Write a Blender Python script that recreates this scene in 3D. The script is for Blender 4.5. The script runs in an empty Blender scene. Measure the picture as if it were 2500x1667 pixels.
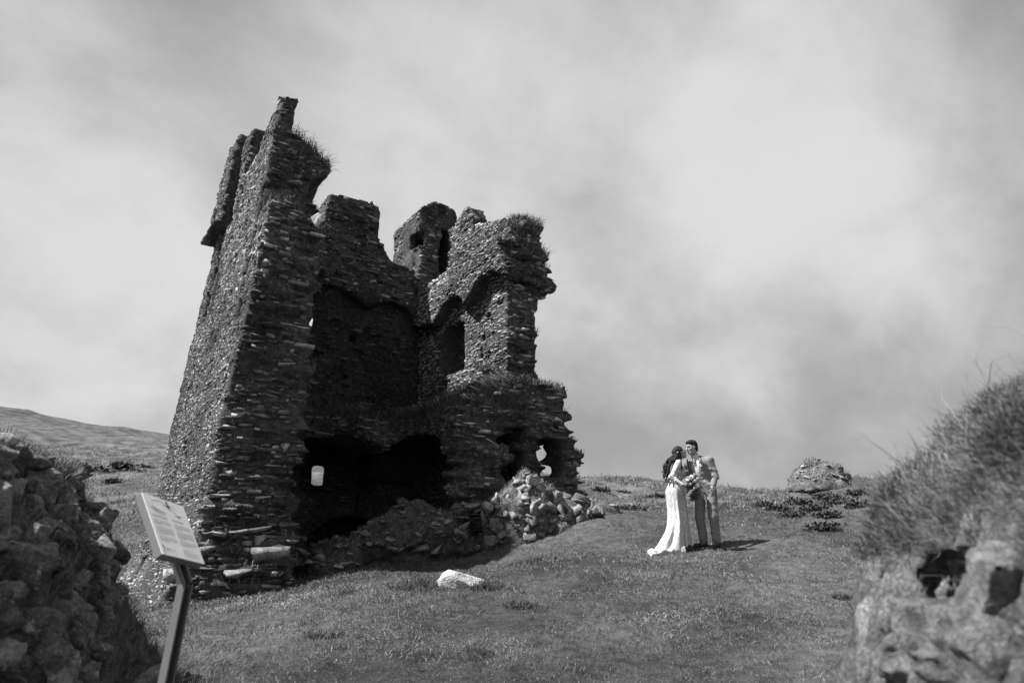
import bpy, bmesh, math, random
import numpy as np
from mathutils import Vector, Matrix, Quaternion
from mathutils.bvhtree import BVHTree

random.seed(7)
RNG = np.random.default_rng(7)
SC = bpy.context.scene
COL = SC.collection
R = math.radians

# ------------------------------------------------------------------ camera
cam_d = bpy.data.cameras.new('camera')
cam_d.lens = 24.0
cam_d.sensor_width = 36.0
cam_d.clip_start = 0.05
cam_d.clip_end = 6000
cam_d.dof.use_dof = True
cam_d.dof.focus_distance = 12.3
cam_d.dof.aperture_fstop = 1.6
cam = bpy.data.objects.new('camera', cam_d)
COL.objects.link(cam)
cam.location = (0, 0, 1.5)
cam.rotation_euler = (R(90 + 18.5), 0, 0)
SC.camera = cam

# ------------------------------------------------------------------ sun and sky
SUN_EL = R(56)
SUN_H = Vector((-0.982, -0.19)).normalized()
sun_dir = Vector((SUN_H.x * math.cos(SUN_EL), SUN_H.y * math.cos(SUN_EL), math.sin(SUN_EL)))
sd = bpy.data.lights.new('sun', 'SUN')
sd.energy = 5.0
sd.angle = R(0.5)
sd.color = (1, 1, 1)
sun = bpy.data.objects.new('sun', sd)
COL.objects.link(sun)
sun.rotation_euler = sun_dir.to_track_quat('Z', 'Y').to_euler()

SC.view_settings.view_transform = 'Standard'
SC.view_settings.look = 'None'
SC.view_settings.exposure = 1.0
SC.view_settings.gamma = 1.0
SC.view_settings.use_curve_mapping = False
SC.cycles.max_bounces = 4
SC.cycles.diffuse_bounces = 2
SC.cycles.glossy_bounces = 2
SC.cycles.use_denoising = True


class NT:
    """small node-tree helper"""
    def __init__(s, tree):
        s.t = tree
        s.n = tree.nodes
        s.n.clear()

    def new(s, typ, inp=None, **kw):
        n = s.n.new(typ)
        for k, v in kw.items():
            setattr(n, k, v)
        for k, v in (inp or {}).items():
            sock = n.inputs[k]
            if hasattr(v, 'is_output') or isinstance(v, bpy.types.NodeSocket):
                s.t.links.new(v, sock)
            else:
                sock.default_value = v
        return n

    def math(s, op, a, b=0.0, c=0.0, clamp=False):
        n = s.n.new('ShaderNodeMath')
        n.operation = op
        n.use_clamp = clamp
        for i, v in enumerate((a, b, c)):
            if isinstance(v, bpy.types.NodeSocket):
                s.t.links.new(v, n.inputs[i])
            else:
                n.inputs[i].default_value = v
        return n.outputs[0]

    def mixf(s, f, a, b):
        n = s.n.new('ShaderNodeMix')
        n.data_type = 'FLOAT'
        for i, v in ((0, f), (2, a), (3, b)):
            if isinstance(v, bpy.types.NodeSocket):
                s.t.links.new(v, n.inputs[i])
            else:
                n.inputs[i].default_value = v
        return n.outputs[0]

    def ramp(s, f, lo, hi, a=0.0, b=1.0):
        n = s.n.new('ShaderNodeMapRange')
        n.interpolation_type = 'SMOOTHSTEP'
        for i, v in enumerate((f, lo, hi, a, b)):
            if isinstance(v, bpy.types.NodeSocket):
                s.t.links.new(v, n.inputs[i])
            else:
                n.inputs[i].default_value = v
        return n.outputs[0]

    def noise(s, vec, scale, detail=4.0, rough=0.55, dist=0.0):
        n = s.new('ShaderNodeTexNoise', {'Scale': scale, 'Detail': detail, 'Roughness': rough, 'Distortion': dist})
        if vec is not None:
            s.t.links.new(vec, n.inputs['Vector'])
        return n.outputs[0]


def norm(v):
    return Vector(v).normalized()


world = bpy.data.worlds.new('World')
SC.world = world
world.use_nodes = True
w = NT(world.node_tree)
tc = w.new('ShaderNodeTexCoord').outputs['Generated']
sky = w.new('ShaderNodeTexSky', sky_type='NISHITA', sun_disc=False, sun_elevation=SUN_EL,
            sun_rotation=math.atan2(sun_dir.x, sun_dir.y), air_density=1.0, dust_density=1.0)
bw = w.new('ShaderNodeRGBToBW', {'Color': sky.outputs[0]}).outputs[0]
sep = w.new('ShaderNodeSeparateXYZ', {'Vector': tc})
zz = w.math('ADD', w.math('MAXIMUM', sep.outputs[2], 0.0), 0.55)
px = w.math('DIVIDE', sep.outputs[0], zz)
py = w.math('DIVIDE', sep.outputs[1], zz)
# cloud sheet, broken and soft, drawn out a little along one direction
cv = w.new('ShaderNodeCombineXYZ', {'X': w.math('ADD', w.math('MULTIPLY', px, 0.85), w.math('MULTIPLY', py, 0.30)),
                                    'Y': w.math('ADD', w.math('MULTIPLY', px, -0.45), w.math('MULTIPLY', py, 0.85)), 'Z': 1.93}).outputs[0]
n_big = w.noise(cv, 1.6, 6.0, 0.50, 0.15)
n_fine = w.noise(cv, 5.2, 8.0, 0.56, 0.25)
cl = w.math('ADD', w.math('MULTIPLY', n_big, 0.80), w.math('MULTIPLY', n_fine, 0.36))
# broad banks of cloud, each by its direction in the sky
for d, wd, amp in (((-0.57, 0.73, 0.37), 0.24, 0.17), ((-0.47, 0.85, 0.24), 0.30, 0.07), ((-0.137, 0.75, 0.647), 0.26, 0.10),
                   ((0.385, 0.838, 0.387), 0.30, 0.20), ((-0.15, 0.85, 0.47), 0.22, 0.10), ((0.18, 0.74, 0.64), 0.22, 0.08),
                   ((-0.485, 0.66, 0.571), 0.28, -0.16), ((0.115, 0.832, 0.542), 0.16, -0.13),
                   ((0.56, 0.646, 0.52), 0.26, -0.06), ((0.50, 0.834, 0.243), 0.26, -0.06)):
    dv = norm(d)
    dt = w.new('ShaderNodeVectorMath', {0: tc, 1: tuple(dv)}, operation='DOT_PRODUCT').outputs['Value']
    g = w.math('POWER', 2.718, w.math('DIVIDE', w.math('SUBTRACT', dt, 1.0), wd * wd * 0.5))
    cl = w.math('ADD', cl, w.math('MULTIPLY', g, amp))
cmask = w.ramp(cl, 0.44, 0.84)
clear = w.math('ADD', w.math('MULTIPLY', bw, 0.15), 1.35)
val = w.mixf(cmask, w.math('MINIMUM', clear, 1.95), 3.65)
colr = w.new('ShaderNodeCombineXYZ', {'X': val, 'Y': val, 'Z': val}).outputs[0]
bg = w.new('ShaderNodeBackground', {'Color': colr, 'Strength': 0.1})
w.new('ShaderNodeOutputWorld', {'Surface': bg.outputs[0]})


# ================================================================== helpers
def tag(o, label=None, cat=None, group=None, kind=None):
    if label: o['label'] = label
    if cat: o['category'] = cat
    if group: o['group'] = group
    if kind: o['kind'] = kind
    return o


def empty(name, loc=(0, 0, 0), parent=None):
    o = bpy.data.objects.new(name, None)
    o.empty_display_size = 0.2
    COL.objects.link(o)
    o.location = loc
    o.parent = parent
    return o


def np_mesh(name, V, quads=None, tris=None, attrs=None, smooth=False):
    V = np.asarray(V, np.float32)
    me = bpy.data.meshes.new(name)
    nq = 0 if quads is None else len(quads)
    nt = 0 if tris is None else len(tris)
    me.vertices.add(len(V))
    me.vertices.foreach_set('co', V.ravel())
    idx = []
    if nq: idx.append(np.asarray(quads, np.int32).ravel())
    if nt: idx.append(np.asarray(tris, np.int32).ravel())
    idx = np.concatenate(idx) if idx else np.zeros(0, np.int32)
    me.loops.add(len(idx))
    me.loops.foreach_set('vertex_index', idx)
    me.polygons.add(nq + nt)
    st = np.concatenate([np.arange(nq) * 4, nq * 4 + np.arange(nt) * 3]).astype(np.int32)
    me.polygons.foreach_set('loop_start', st)
    if smooth:
        me.polygons.foreach_set('use_smooth', np.ones(nq + nt, bool))
    for k, a in (attrs or {}).items():
        at = me.attributes.new(k, 'FLOAT', 'POINT')
        at.data.foreach_set('value', np.asarray(a, np.float32))
    me.update(calc_edges=True)
    me.validate()
    return me


def obj(name, me, mat=None, parent=None, loc=(0, 0, 0)):
    o = bpy.data.objects.new(name, me)
    COL.objects.link(o)
    if mat is not None and len(me.materials) == 0:
        me.materials.append(mat)
    o.parent = parent
    o.location = loc
    return o


def hash2(ix, iy, seed):
    n = (ix.astype(np.int64) * 374761393 + iy.astype(np.int64) * 668265263 + seed * 974634777) & 0x7fffffff
    n = (n ^ (n >> 13)) * 1274126177 & 0x7fffffff
    n = (n ^ (n >> 16)) & 0x7fffffff
    return n / float(0x7fffffff) * 2 - 1


def noise2(x, y, seed=0):
    x = np.asarray(x, float); y = np.asarray(y, float)
    ix = np.floor(x); iy = np.floor(y)
    fx = x - ix; fy = y - iy
    fx = fx * fx * (3 - 2 * fx); fy = fy * fy * (3 - 2 * fy)
    a = hash2(ix, iy, seed); b = hash2(ix + 1, iy, seed)
    c = hash2(ix, iy + 1, seed); d = hash2(ix + 1, iy + 1, seed)
    return (a * (1 - fx) + b * fx) * (1 - fy) + (c * (1 - fx) + d * fx) * fy


def fbm2(x, y, seed=0, oct=4, g=0.5):
    s = 0; a = 1; 
    for i in range(oct):
        s = s + a * noise2(x * 2 ** i, y * 2 ** i, seed + i * 17)
        a *= g
    return s


def hash3(ix, iy, iz, seed):
    n = (ix * 374761393 + iy * 668265263 + iz * 2147483647 + seed * 974634777) & 0x7fffffff
    n = (n ^ (n >> 13)) * 1274126177 & 0x7fffffff
    n = (n ^ (n >> 16)) & 0x7fffffff
    return n / float(0x7fffffff) * 2 - 1


def noise3(P, scale, seed=0):
    """value noise at points P (n,3)"""
    Q = np.asarray(P, float) * np.asarray(scale, float)
    I = np.floor(Q).astype(np.int64); F = Q - I
    F = F * F * (3 - 2 * F)
    out = 0
    for dx in (0, 1):
        wx = F[:, 0] if dx else 1 - F[:, 0]
        for dy in (0, 1):
            wy = F[:, 1] if dy else 1 - F[:, 1]
            for dz in (0, 1):
                wz = F[:, 2] if dz else 1 - F[:, 2]
                out = out + wx * wy * wz * hash3(I[:, 0] + dx, I[:, 1] + dy, I[:, 2] + dz, seed)
    return out


def grid_noise(axes, scale, seed):
    """value noise on a regular grid, separable upsampling: scale = cell size per axis"""
    rng = np.random.default_rng(seed)
    mats = []; dims = []
    for ax, sc in zip(axes, scale):
        q = (ax - ax[0]) / sc
        n = int(q[-1]) + 3
        i = np.floor(q).astype(int); f = q - i
        f = f * f * (3 - 2 * f)
        M = np.zeros((len(ax), n), np.float32)
        M[np.arange(len(ax)), i] = 1 - f
        M[np.arange(len(ax)), i + 1] += f
        mats.append(M); dims.append(n)
    L = (rng.random(dims) * 2 - 1).astype(np.float32)
    L = np.tensordot(mats[0], L, (1, 0))
    L = np.einsum('bj,ajk->abk', mats[1], L, optimize=True)
    L = np.tensordot(L, mats[2], (2, 1))
    return L


def surface_nets(d, org, h):
    d = np.asarray(d, np.float32)
    s = d < 0
    nx, ny, nz = d.shape
    c = s[:-1, :-1, :-1].astype(np.int8)
    tot = np.zeros((nx - 1, ny - 1, nz - 1), np.int8)
    offs = [(i, j, k) for i in (0, 1) for j in (0, 1) for k in (0, 1)]
    for (i, j, k) in offs:
        tot += s[i:nx - 1 + i, j:ny - 1 + j, k:nz - 1 + k]
    act = (tot > 0) & (tot < 8)
    I, J, K = np.nonzero(act)
    vid = np.full(act.shape, -1, np.int32)
    vid[I, J, K] = np.arange(len(I))
    val = {o: d[I + o[0], J + o[1], K + o[2]] for o in offs}
    acc = np.zeros((len(I), 3), np.float32); cnt = np.zeros(len(I), np.float32)
    for a in offs:
        for ax in range(3):
            if a[ax] == 0:
                b = list(a); b[ax] = 1; b = tuple(b)
                va, vb = val[a], val[b]
                m = (va < 0) != (vb < 0)
                t = np.where(m, va / np.where(va - vb == 0, 1, va - vb), 0)
                p = np.zeros((len(I), 3), np.float32)
                for q in range(3):
                    p[:, q] = a[q]
                p[:, ax] = t
                acc += p * m[:, None]; cnt += m
    V = acc / np.maximum(cnt, 1)[:, None] + np.stack([I, J, K], 1)
    V = V * h + np.asarray(org, np.float32)
    quads = []
    # edges along x
    for ax in range(3):
        sl0 = [slice(None)] * 3; sl1 = [slice(None)] * 3
        sl0[ax] = slice(0, -1); sl1[ax] = slice(1, None)
        a = s[tuple(sl0)]; b = s[tuple(sl1)]
        diff = a != b
        o1, o2 = [q for q in range(3) if q != ax]
        e = np.array(np.nonzero(diff)).T
        ok = (e[:, o1] > 0) & (e[:, o2] > 0) & (e[:, o1] < d.shape[o1] - 1) & (e[:, o2] < d.shape[o2] - 1)
        e = e[ok]
        ins = a[e[:, 0], e[:, 1], e[:, 2]]
        cs = []
        for (u, v) in ((0, 0), (1, 0), (1, 1), (0, 1)):
            q = e.copy(); q[:, o1] -= u; q[:, o2] -= v
            cs.append(vid[q[:, 0], q[:, 1], q[:, 2]])
        Q = np.stack(cs, 1)
        flip = ins if ax != 1 else ~ins
        Q[~flip] = Q[~flip][:, ::-1]
        quads.append(Q)
    Q = np.concatenate(quads)
    Q = Q[(Q >= 0).all(1)]
    return V, Q


class Field:
    """a signed-distance grid that grows by local additions"""
    def __init__(s, lo, hi, h):
        s.h = h
        s.lo = np.array(lo, float)
        s.ax = [np.arange(lo[i], hi[i] + h, h, dtype=np.float32) for i in range(3)]
        s.d = np.full([len(a) for a in s.ax], 0.5, np.float32)

    def _sl(s, lo, hi, m):
        r = []
        for i in range(3):
            a = int(max(0, math.floor((lo[i] - m - s.lo[i]) / s.h)))
            b = int(min(len(s.ax[i]), math.ceil((hi[i] + m - s.lo[i]) / s.h) + 1))
            if b <= a: return None
            r.append(slice(a, b))
        return tuple(r)

    def grid(s, sl):
        return (s.ax[0][sl[0]][:, None, None], s.ax[1][sl[1]][None, :, None], s.ax[2][sl[2]][None, None, :])

    def put(s, lo, hi, f, k=0.0, op='add', m=None):
        m = (k + 4 * s.h) if m is None else m
        sl = s._sl(lo, hi, m)
        if sl is None: return
        X, Y, Z = s.grid(sl)
        n = f(X, Y, Z).astype(np.float32)
        o = s.d[sl]
        if op == 'add':
            if k > 0:
                hh = np.clip(0.5 + 0.5 * (o - n) / k, 0, 1)
                s.d[sl] = o * (1 - hh) + n * hh - k * hh * (1 - hh)
            else:
                s.d[sl] = np.minimum(o, n)
        else:
            if k > 0:
                n = -n
                hh = np.clip(0.5 - 0.5 * (o - n) / k, 0, 1)
                s.d[sl] = o * (1 - hh) + n * hh + k * hh * (1 - hh)
            else:
                s.d[sl] = np.maximum(o, -n)

    def cap(s, a, b, ra, rb=None, k=0.02, op='add'):
        rb = ra if rb is None else rb
        a = np.array(a, float); b = np.array(b, float)
        rm = max(ra, rb)
        ab = b - a; L2 = max(float(ab @ ab), 1e-12)

        def f(X, Y, Z):
            x, y, z = X - a[0], Y - a[1], Z - a[2]
            t = np.clip((x * ab[0] + y * ab[1] + z * ab[2]) / L2, 0, 1)
            return np.sqrt((x - t * ab[0]) ** 2 + (y - t * ab[1]) ** 2 + (z - t * ab[2]) ** 2) - (ra + (rb - ra) * t)
        s.put(np.minimum(a, b) - rm, np.maximum(a, b) + rm, f, k, op)

    def chain(s, pts, rad, k=0.02):
        for i in range(len(pts) - 1):
            s.cap(pts[i], pts[i + 1], rad[i], rad[i + 1], k)

    def ell(s, c, r, k=0.02, op='add', rot=None):
        c = np.array(c, float); r = np.array(r, float)
        M = np.eye(3) if rot is None else np.array(rot, float)   # rows = local axes
        rm = r.max()

        def f(X, Y, Z):
            x, y, z = X - c[0], Y - c[1], Z - c[2]
            q = [M[i, 0] * x + M[i, 1] * y + M[i, 2] * z for i in range(3)]
            k0 = np.sqrt((q[0] / r[0]) ** 2 + (q[1] / r[1]) ** 2 + (q[2] / r[2]) ** 2)
            k1 = np.sqrt((q[0] / r[0] ** 2) ** 2 + (q[1] / r[1] ** 2) ** 2 + (q[2] / r[2] ** 2) ** 2)
            return k0 * (k0 - 1) / np.maximum(k1, 1e-6)
        s.put(c - rm, c + rm, f, k, op)

    def noise(s, scale, amp, seed):
        sc = scale if hasattr(scale, '__len__') else (scale,) * 3
        s.d += amp * grid_noise(s.ax, sc, seed)

    def mesh(s, name, smooth=True, attrs=None):
        V, Q = surface_nets(s.d, s.lo, s.h)
        return np_mesh(name, V, Q, smooth=smooth)


def frame(fwd, up=(0, 0, 1)):
    """rows: left, forward, up"""
    f = norm(fwd); u = Vector(up)
    l = u.cross(f).normalized(); u = f.cross(l)
    return np.array([l, f, u])


# ------------------------------------------------------------------ materials (all neutral greys: the photograph is black and white)
def mat_base(name, rough=0.9, spec=0.2):
    m = bpy.data.materials.new(name)
    m.use_nodes = True
    t = NT(m.node_tree)
    b = t.new('ShaderNodeBsdfPrincipled', {'Roughness': rough, 'Specular IOR Level': spec})
    t.new('ShaderNodeOutputMaterial', {'Surface': b.outputs[0]})
    return m, t, b


def grey(t, v):
    return t.new('ShaderNodeCombineColor', {0: v, 1: v, 2: v}).outputs[0]


def link(t, a, b):
    t.t.links.new(a, b)


def bump(t, b, h, dist=0.02, strength=1.0):
    n = t.new('ShaderNodeBump', {'Height': h, 'Distance': dist, 'Strength': strength})
    link(t, n.outputs[0], b.inputs['Normal'])


def plain(name, v, rough=0.8, spec=0.2, nscale=None, namp=0.0):
    m, t, b = mat_base(name, rough, spec)
    if nscale:
        p = t.new('ShaderNodeTexCoord').outputs['Object']
        n = t.noise(p, nscale, 4.0, 0.6)
        vv = t.math('MULTIPLY', v, t.math('ADD', 1.0, t.math('MULTIPLY', t.math('SUBTRACT', n, 0.5), namp * 2)))
        link(t, grey(t, vv), b.inputs['Base Color'])
    else:
        b.inputs['Base Color'].default_value = (v, v, v, 1)
    return m


def stone_material(name, lo=0.05, hi=0.30, scale=6.0, lich=0.5, rel=0.012):
    """grey slate rubble: tone of each stone from its 'tone' attribute, mottled, pale lichen rosettes"""
    m, t, b = mat_base(name, 0.92, 0.15)
    p = t.new('ShaderNodeNewGeometry').outputs['Position']
    tone = t.new('ShaderNodeAttribute', attribute_name='tone').outputs['Fac']
    n1 = t.noise(p, scale, 6.0, 0.62)
    n2 = t.noise(p, scale * 5.0, 5.0, 0.65)
    n3 = t.noise(p, 0.55, 3.0, 0.5)
    v = t.math('MULTIPLY_ADD', tone, hi - lo, lo)
    v = t.math('MULTIPLY', v, t.ramp(n1, 0.30, 0.70, 0.55, 1.45))
    v = t.math('MULTIPLY', v, t.ramp(n2, 0.25, 0.75, 0.62, 1.40))
    v = t.math('MULTIPLY', v, t.ramp(n3, 0.3, 0.7, 0.62, 1.32))
    l1 = t.noise(p, scale * 1.7, 3.0, 0.7, 0.8)
    lm = t.math('MULTIPLY', t.ramp(l1, 0.60, 0.66), lich)
    v = t.mixf(lm, v, 0.42)
    link(t, grey(t, v), b.inputs['Base Color'])
    h = t.math('ADD', t.math('MULTIPLY', n1, 0.6), t.math('MULTIPLY', n2, 0.5))
    bump(t, b, h, rel * 4)
    return m


def grass_material(name, lo, hi, tip=1.5):
    """blade tone from its attribute, slow patches over the ground"""
    m, t, b = mat_base(name, 0.6, 0.25)
    p = t.new('ShaderNodeNewGeometry').outputs['Position']
    tone = t.new('ShaderNodeAttribute', attribute_name='tone').outputs['Fac']
    n1 = t.noise(p, 0.9, 4.0, 0.55)
    n2 = t.noise(p, 0.25, 2.0, 0.5)
    v = t.math('MULTIPLY_ADD', tone, hi - lo, lo)
    v = t.math('MULTIPLY', v, t.ramp(n1, 0.3, 0.7, 0.78, 1.22))
    v = t.math('MULTIPLY', v, t.ramp(n2, 0.3, 0.7, 0.85, 1.15))
    link(t, grey(t, v), b.inputs['Base Color'])
    return m


def ground_material():
    m, t, b = mat_base('turf', 0.95, 0.1)
    p = t.new('ShaderNodeNewGeometry').outputs['Position']
    n0 = t.noise(p, 0.02, 4.0, 0.6)
    n1 = t.noise(p, 0.35, 6.0, 0.62)
    n2 = t.noise(p, 6.0, 6.0, 0.7)
    n3 = t.noise(p, 45.0, 4.0, 0.7)
    v = t.math('MULTIPLY', t.ramp(n1, 0.32, 0.68, 0.044, 0.130), t.ramp(n2, 0.28, 0.72, 0.6, 1.4))
    v = t.math('MULTIPLY', v, t.ramp(n3, 0.25, 0.75, 0.65, 1.35))
    v = t.math('MULTIPLY', v, t.ramp(n0, 0.35, 0.65, 0.82, 1.18))
    link(t, grey(t, v), b.inputs['Base Color'])
    h = t.math('ADD', t.math('MULTIPLY', n2, 0.7), t.math('MULTIPLY', n3, 0.3))
    bump(t, b, h, 0.12)
    return m


M_STONE = stone_material('slate_rubble', 0.035, 0.40)
M_CORE = stone_material('wall_core', 0.035, 0.14, 9.0, 0.35, 0.02)
M_FIELD = stone_material('field_stone', 0.06, 0.30, 7.0, 0.8)
M_DARK = stone_material('lichened_wall_stone', 0.05, 0.21, 9.0, 0.8, 0.02)
M_WHITE = stone_material('quartz_boulder', 0.36, 0.52, 7.0, 0.4, 0.015)
M_EARTH = plain('bank_earth', 0.05, 0.95, 0.1, 7.0, 0.5)
M_TURF = ground_material()
M_GRASS = grass_material('grass_blades', 0.036, 0.25)
M_DRY = grass_material('dry_grass_blades', 0.035, 0.20)
M_LEAF = grass_material('weed_leaves', 0.015, 0.055)
M_GORSE = grass_material('gorse_leaves', 0.018, 0.05)


# ------------------------------------------------------------------ stones: irregular hulls, shared shapes
def hull_variant(seed, kind='slab'):
    rng = np.random.default_rng(seed)
    n = 15
    P = rng.random((n, 3)) * 2 - 1
    P = np.sign(P) * np.abs(P) ** 0.45          # push the points to the box faces
    P *= 0.5
    P += rng.normal(0, 0.03, P.shape)
    bm = bmesh.new()
    for q in P: bm.verts.new(q)
    r = bmesh.ops.convex_hull(bm, input=bm.verts)
    junk = [v for v in bm.verts if not v.link_faces]
    bmesh.ops.delete(bm, geom=junk, context='VERTS')
    bmesh.ops.triangulate(bm, faces=bm.faces)
    bm.normal_update()
    V = np.array([v.co[:] for v in bm.verts], np.float32)
    for i, v in enumerate(bm.verts): v.index = i
    F = np.array([[v.index for v in f.verts] for f in bm.faces], np.int32)
    bm.free()
    V -= (V.max(0) + V.min(0)) / 2
    V /= np.maximum(V.max(0) - V.min(0), 1e-3)
    return V, F


HULLS = [hull_variant(100 + i) for i in range(36)]


def rock_mesh(name, seed, h=0.042, planes=17, rough=0.045, tone=None):
    """a weathered boulder in a unit cube: cut by random planes, rounded, roughened"""
    rng = np.random.default_rng(seed)
    F = Field((-0.75,) * 3, (0.75,) * 3, h)
    X, Y, Z = F.ax[0][:, None, None], F.ax[1][None, :, None], F.ax[2][None, None, :]
    d = np.sqrt(X * X + Y * Y + Z * Z) - 0.62
    for i in range(planes):
        n = rng.normal(0, 1, 3)
        if i < 6:
            n = np.zeros(3); n[i // 2] = 1 if i % 2 else -1
            n += rng.normal(0, 0.22, 3)
        n /= np.linalg.norm(n)
        pd = n[0] * X + n[1] * Y + n[2] * Z - (0.40 + 0.10 * rng.random())
        hh = np.clip(0.5 - 0.5 * (d - pd) / 0.02, 0, 1)
        d = d * (1 - hh) + pd * hh + 0.02 * hh * (1 - hh)
    F.d = d.astype(np.float32)
    F.noise(0.33, rough, seed + 1); F.noise(0.13, rough * 0.6, seed + 2)
    V, Q = surface_nets(F.d, F.lo, F.h)
    V -= (V.max(0) + V.min(0)) / 2
    V /= (V.max(0) - V.min(0))
    tn = np.full(len(V), rng.random() if tone is None else tone, np.float32)
    return np_mesh(name, V, Q, smooth=True, attrs={'tone': tn})


ROCKS = [rock_mesh('rock', 300 + i, tone=t_) for i, t_ in enumerate((0.25, 0.45, 0.6, 0.75, 0.9, 0.35, 0.55, 0.7, 0.5, 0.8))]
for me_ in ROCKS: me_.materials.append(M_FIELD)


def angular_rock(seed, tone):
    rng = np.random.default_rng(seed)
    F = Field((-0.7,) * 3, (0.7,) * 3, 0.036)
    X, Y, Z = F.ax[0][:, None, None], F.ax[1][None, :, None], F.ax[2][None, None, :]
    d = np.full(F.d.shape, -1.0, np.float32)
    for i in range(15):
        n = rng.normal(0, 1, 3)
        if i < 6:
            n = np.zeros(3); n[i // 2] = 1 if i % 2 else -1
            n += rng.normal(0, 0.30, 3)
        n /= np.linalg.norm(n)
        d = np.maximum(d, n[0] * X + n[1] * Y + n[2] * Z - (0.34 + 0.12 * rng.random()))
    F.d = d
    F.noise((0.30, 0.30, 0.12), 0.035, seed + 1); F.noise(0.10, 0.022, seed + 2)
    V, Q = surface_nets(F.d, F.lo, F.h)
    V -= (V.max(0) + V.min(0)) / 2
    V /= (V.max(0) - V.min(0))
    return np_mesh('rock', V, Q, smooth=False, attrs={'tone': np.full(len(V), tone)})


ROCKS_D = [angular_rock(700 + i, t_) for i, t_ in enumerate((0.25, 0.45, 0.6, 0.75, 0.95, 0.35, 0.55, 0.7, 0.5, 0.85))]
ROCKS_B = [m_.copy() for m_ in ROCKS_D]
for me_ in ROCKS_D: me_.materials.append(M_DARK)
M_BANKROCK = stone_material('mossy_bank_rock', 0.035, 0.24, 14.0, 0.5, 0.02)
for me_ in ROCKS_B: me_.materials.append(M_BANKROCK)


def merge_stones(name, items, mat, parent):
    """items: (hull index, 3x3 matrix, centre, tone): many small stones as one mesh"""
    VV = []; FF = []; TT = []; o = 0
    for hi, M, c, tn in items:
        V, F = HULLS[hi]
        VV.append(V @ np.asarray(M, np.float32).T + np.asarray(c, np.float32))
        FF.append(F + o); TT.append(np.full(len(V), tn, np.float32)); o += len(V)
    me = np_mesh(name, np.concatenate(VV), None, np.concatenate(FF), {'tone': np.concatenate(TT)})
    ob = obj(name, me, mat, parent)
    tag(ob, kind='stuff')
    return ob


_hull_me = {}


def hull_mesh(hi, tb, mat):
    key = (hi, tb, mat.name)
    if key not in _hull_me:
        V, F = HULLS[hi]
        me = np_mesh('stone', V, None, F, {'tone': np.full(len(V), (tb + 0.5) / 6.0)})
        me.materials.append(mat)
        _hull_me[key] = me
    return _hull_me[key]


def stone_obj(hi, M, c, tn, mat, parent):
    o = bpy.data.objects.new('stone', hull_mesh(hi, int(np.clip(tn * 6, 0, 5)), mat))
    COL.objects.link(o)
    o.parent = parent
    A = Matrix(np.asarray(M, float).tolist()).to_4x4()
    A.translation = Vector(c)
    o.matrix_local = A
    return o


# ------------------------------------------------------------------ grass blades
def blades(name, P, N, L, W, bend, tone, mat, parent=None, lean=None):
    n = len(P)
    P = np.asarray(P, np.float32); N = np.asarray(N, np.float32)
    th = RNG.random(n) * 2 * np.pi
    H = np.stack([np.cos(th), np.sin(th), np.zeros(n)], 1).astype(np.float32)
    if lean is not None:
        H = H + np.asarray(lean, np.float32)
        H /= np.maximum(np.linalg.norm(H, axis=1, keepdims=True), 1e-6)
    S = np.cross(N, H); S /= np.maximum(np.linalg.norm(S, axis=1, keepdims=True), 1e-6)
    th2 = RNG.random(n)[:, None] * 0.8 - 0.4
    S = S * np.cos(th2) + H * np.sin(th2)
    L = L[:, None]; W = W[:, None]; b = bend[:, None]
    mid = P + N * L * 0.6 + H * b * L * 0.22
    tip = P + N * L * (1.0 - 0.38 * b) + H * b * L * 0.8
    V = np.stack([P - S * W * .5, P + S * W * .5, mid - S * W * .42, mid + S * W * .42, tip], 1).reshape(-1, 3)
    i = np.arange(n)[:, None] * 5
    Q = i + np.array([[0, 1, 3, 2]]); T = i + np.array([[2, 3, 4]])
    me = np_mesh(name, V, Q, T, {'tone': np.repeat(tone, 5)})
    o = obj(name, me, mat, parent)
    tag(o, kind='stuff')
    return o


def leaf_cloud(name, C, rad, n, size, mat, parent=None, up=0.5, tone=(0.2, 0.9), seed=0, stuff=False):
    """n leaf-shaped quads spread through an uneven crown of radius rad (rx, ry, rz) standing on C"""
    rng = np.random.default_rng(seed)
    lob = (rng.random((7, 3)) * 2 - 1) * .8; lob[:, 2] = np.abs(lob[:, 2]) * 0.9
    k = rng.integers(0, 7, n)
    p = lob[k] * 0.40 + np.clip(rng.normal(0, 0.32, (n, 3)), -.55, .55)
    p[:, 2] = np.abs(p[:, 2])
    P = p * np.asarray(rad) + np.asarray(C)
    d = rng.normal(0, 1, (n, 3)); d[:, 2] = np.abs(d[:, 2]) * up + 0.15
    d /= np.linalg.norm(d, axis=1, keepdims=True)
    s = np.cross(d, rng.normal(0, 1, (n, 3))); s /= np.maximum(np.linalg.norm(s, axis=1, keepdims=True), 1e-6)
    sz = size * (0.55 + 0.9 * rng.random(n))[:, None]
    V = np.stack([P, P + d * sz * .5 + s * sz * .27, P + d * sz, P + d * sz * .5 - s * sz * .27], 1).reshape(-1, 3)
    Q = np.arange(n)[:, None] * 4 + np.array([[0, 1, 2, 3]])
    tn = np.repeat(tone[0] + (tone[1] - tone[0]) * rng.random(n), 4)
    return obj(name, np_mesh(name, V, Q, None, {'tone': tn}), mat, parent)


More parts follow.
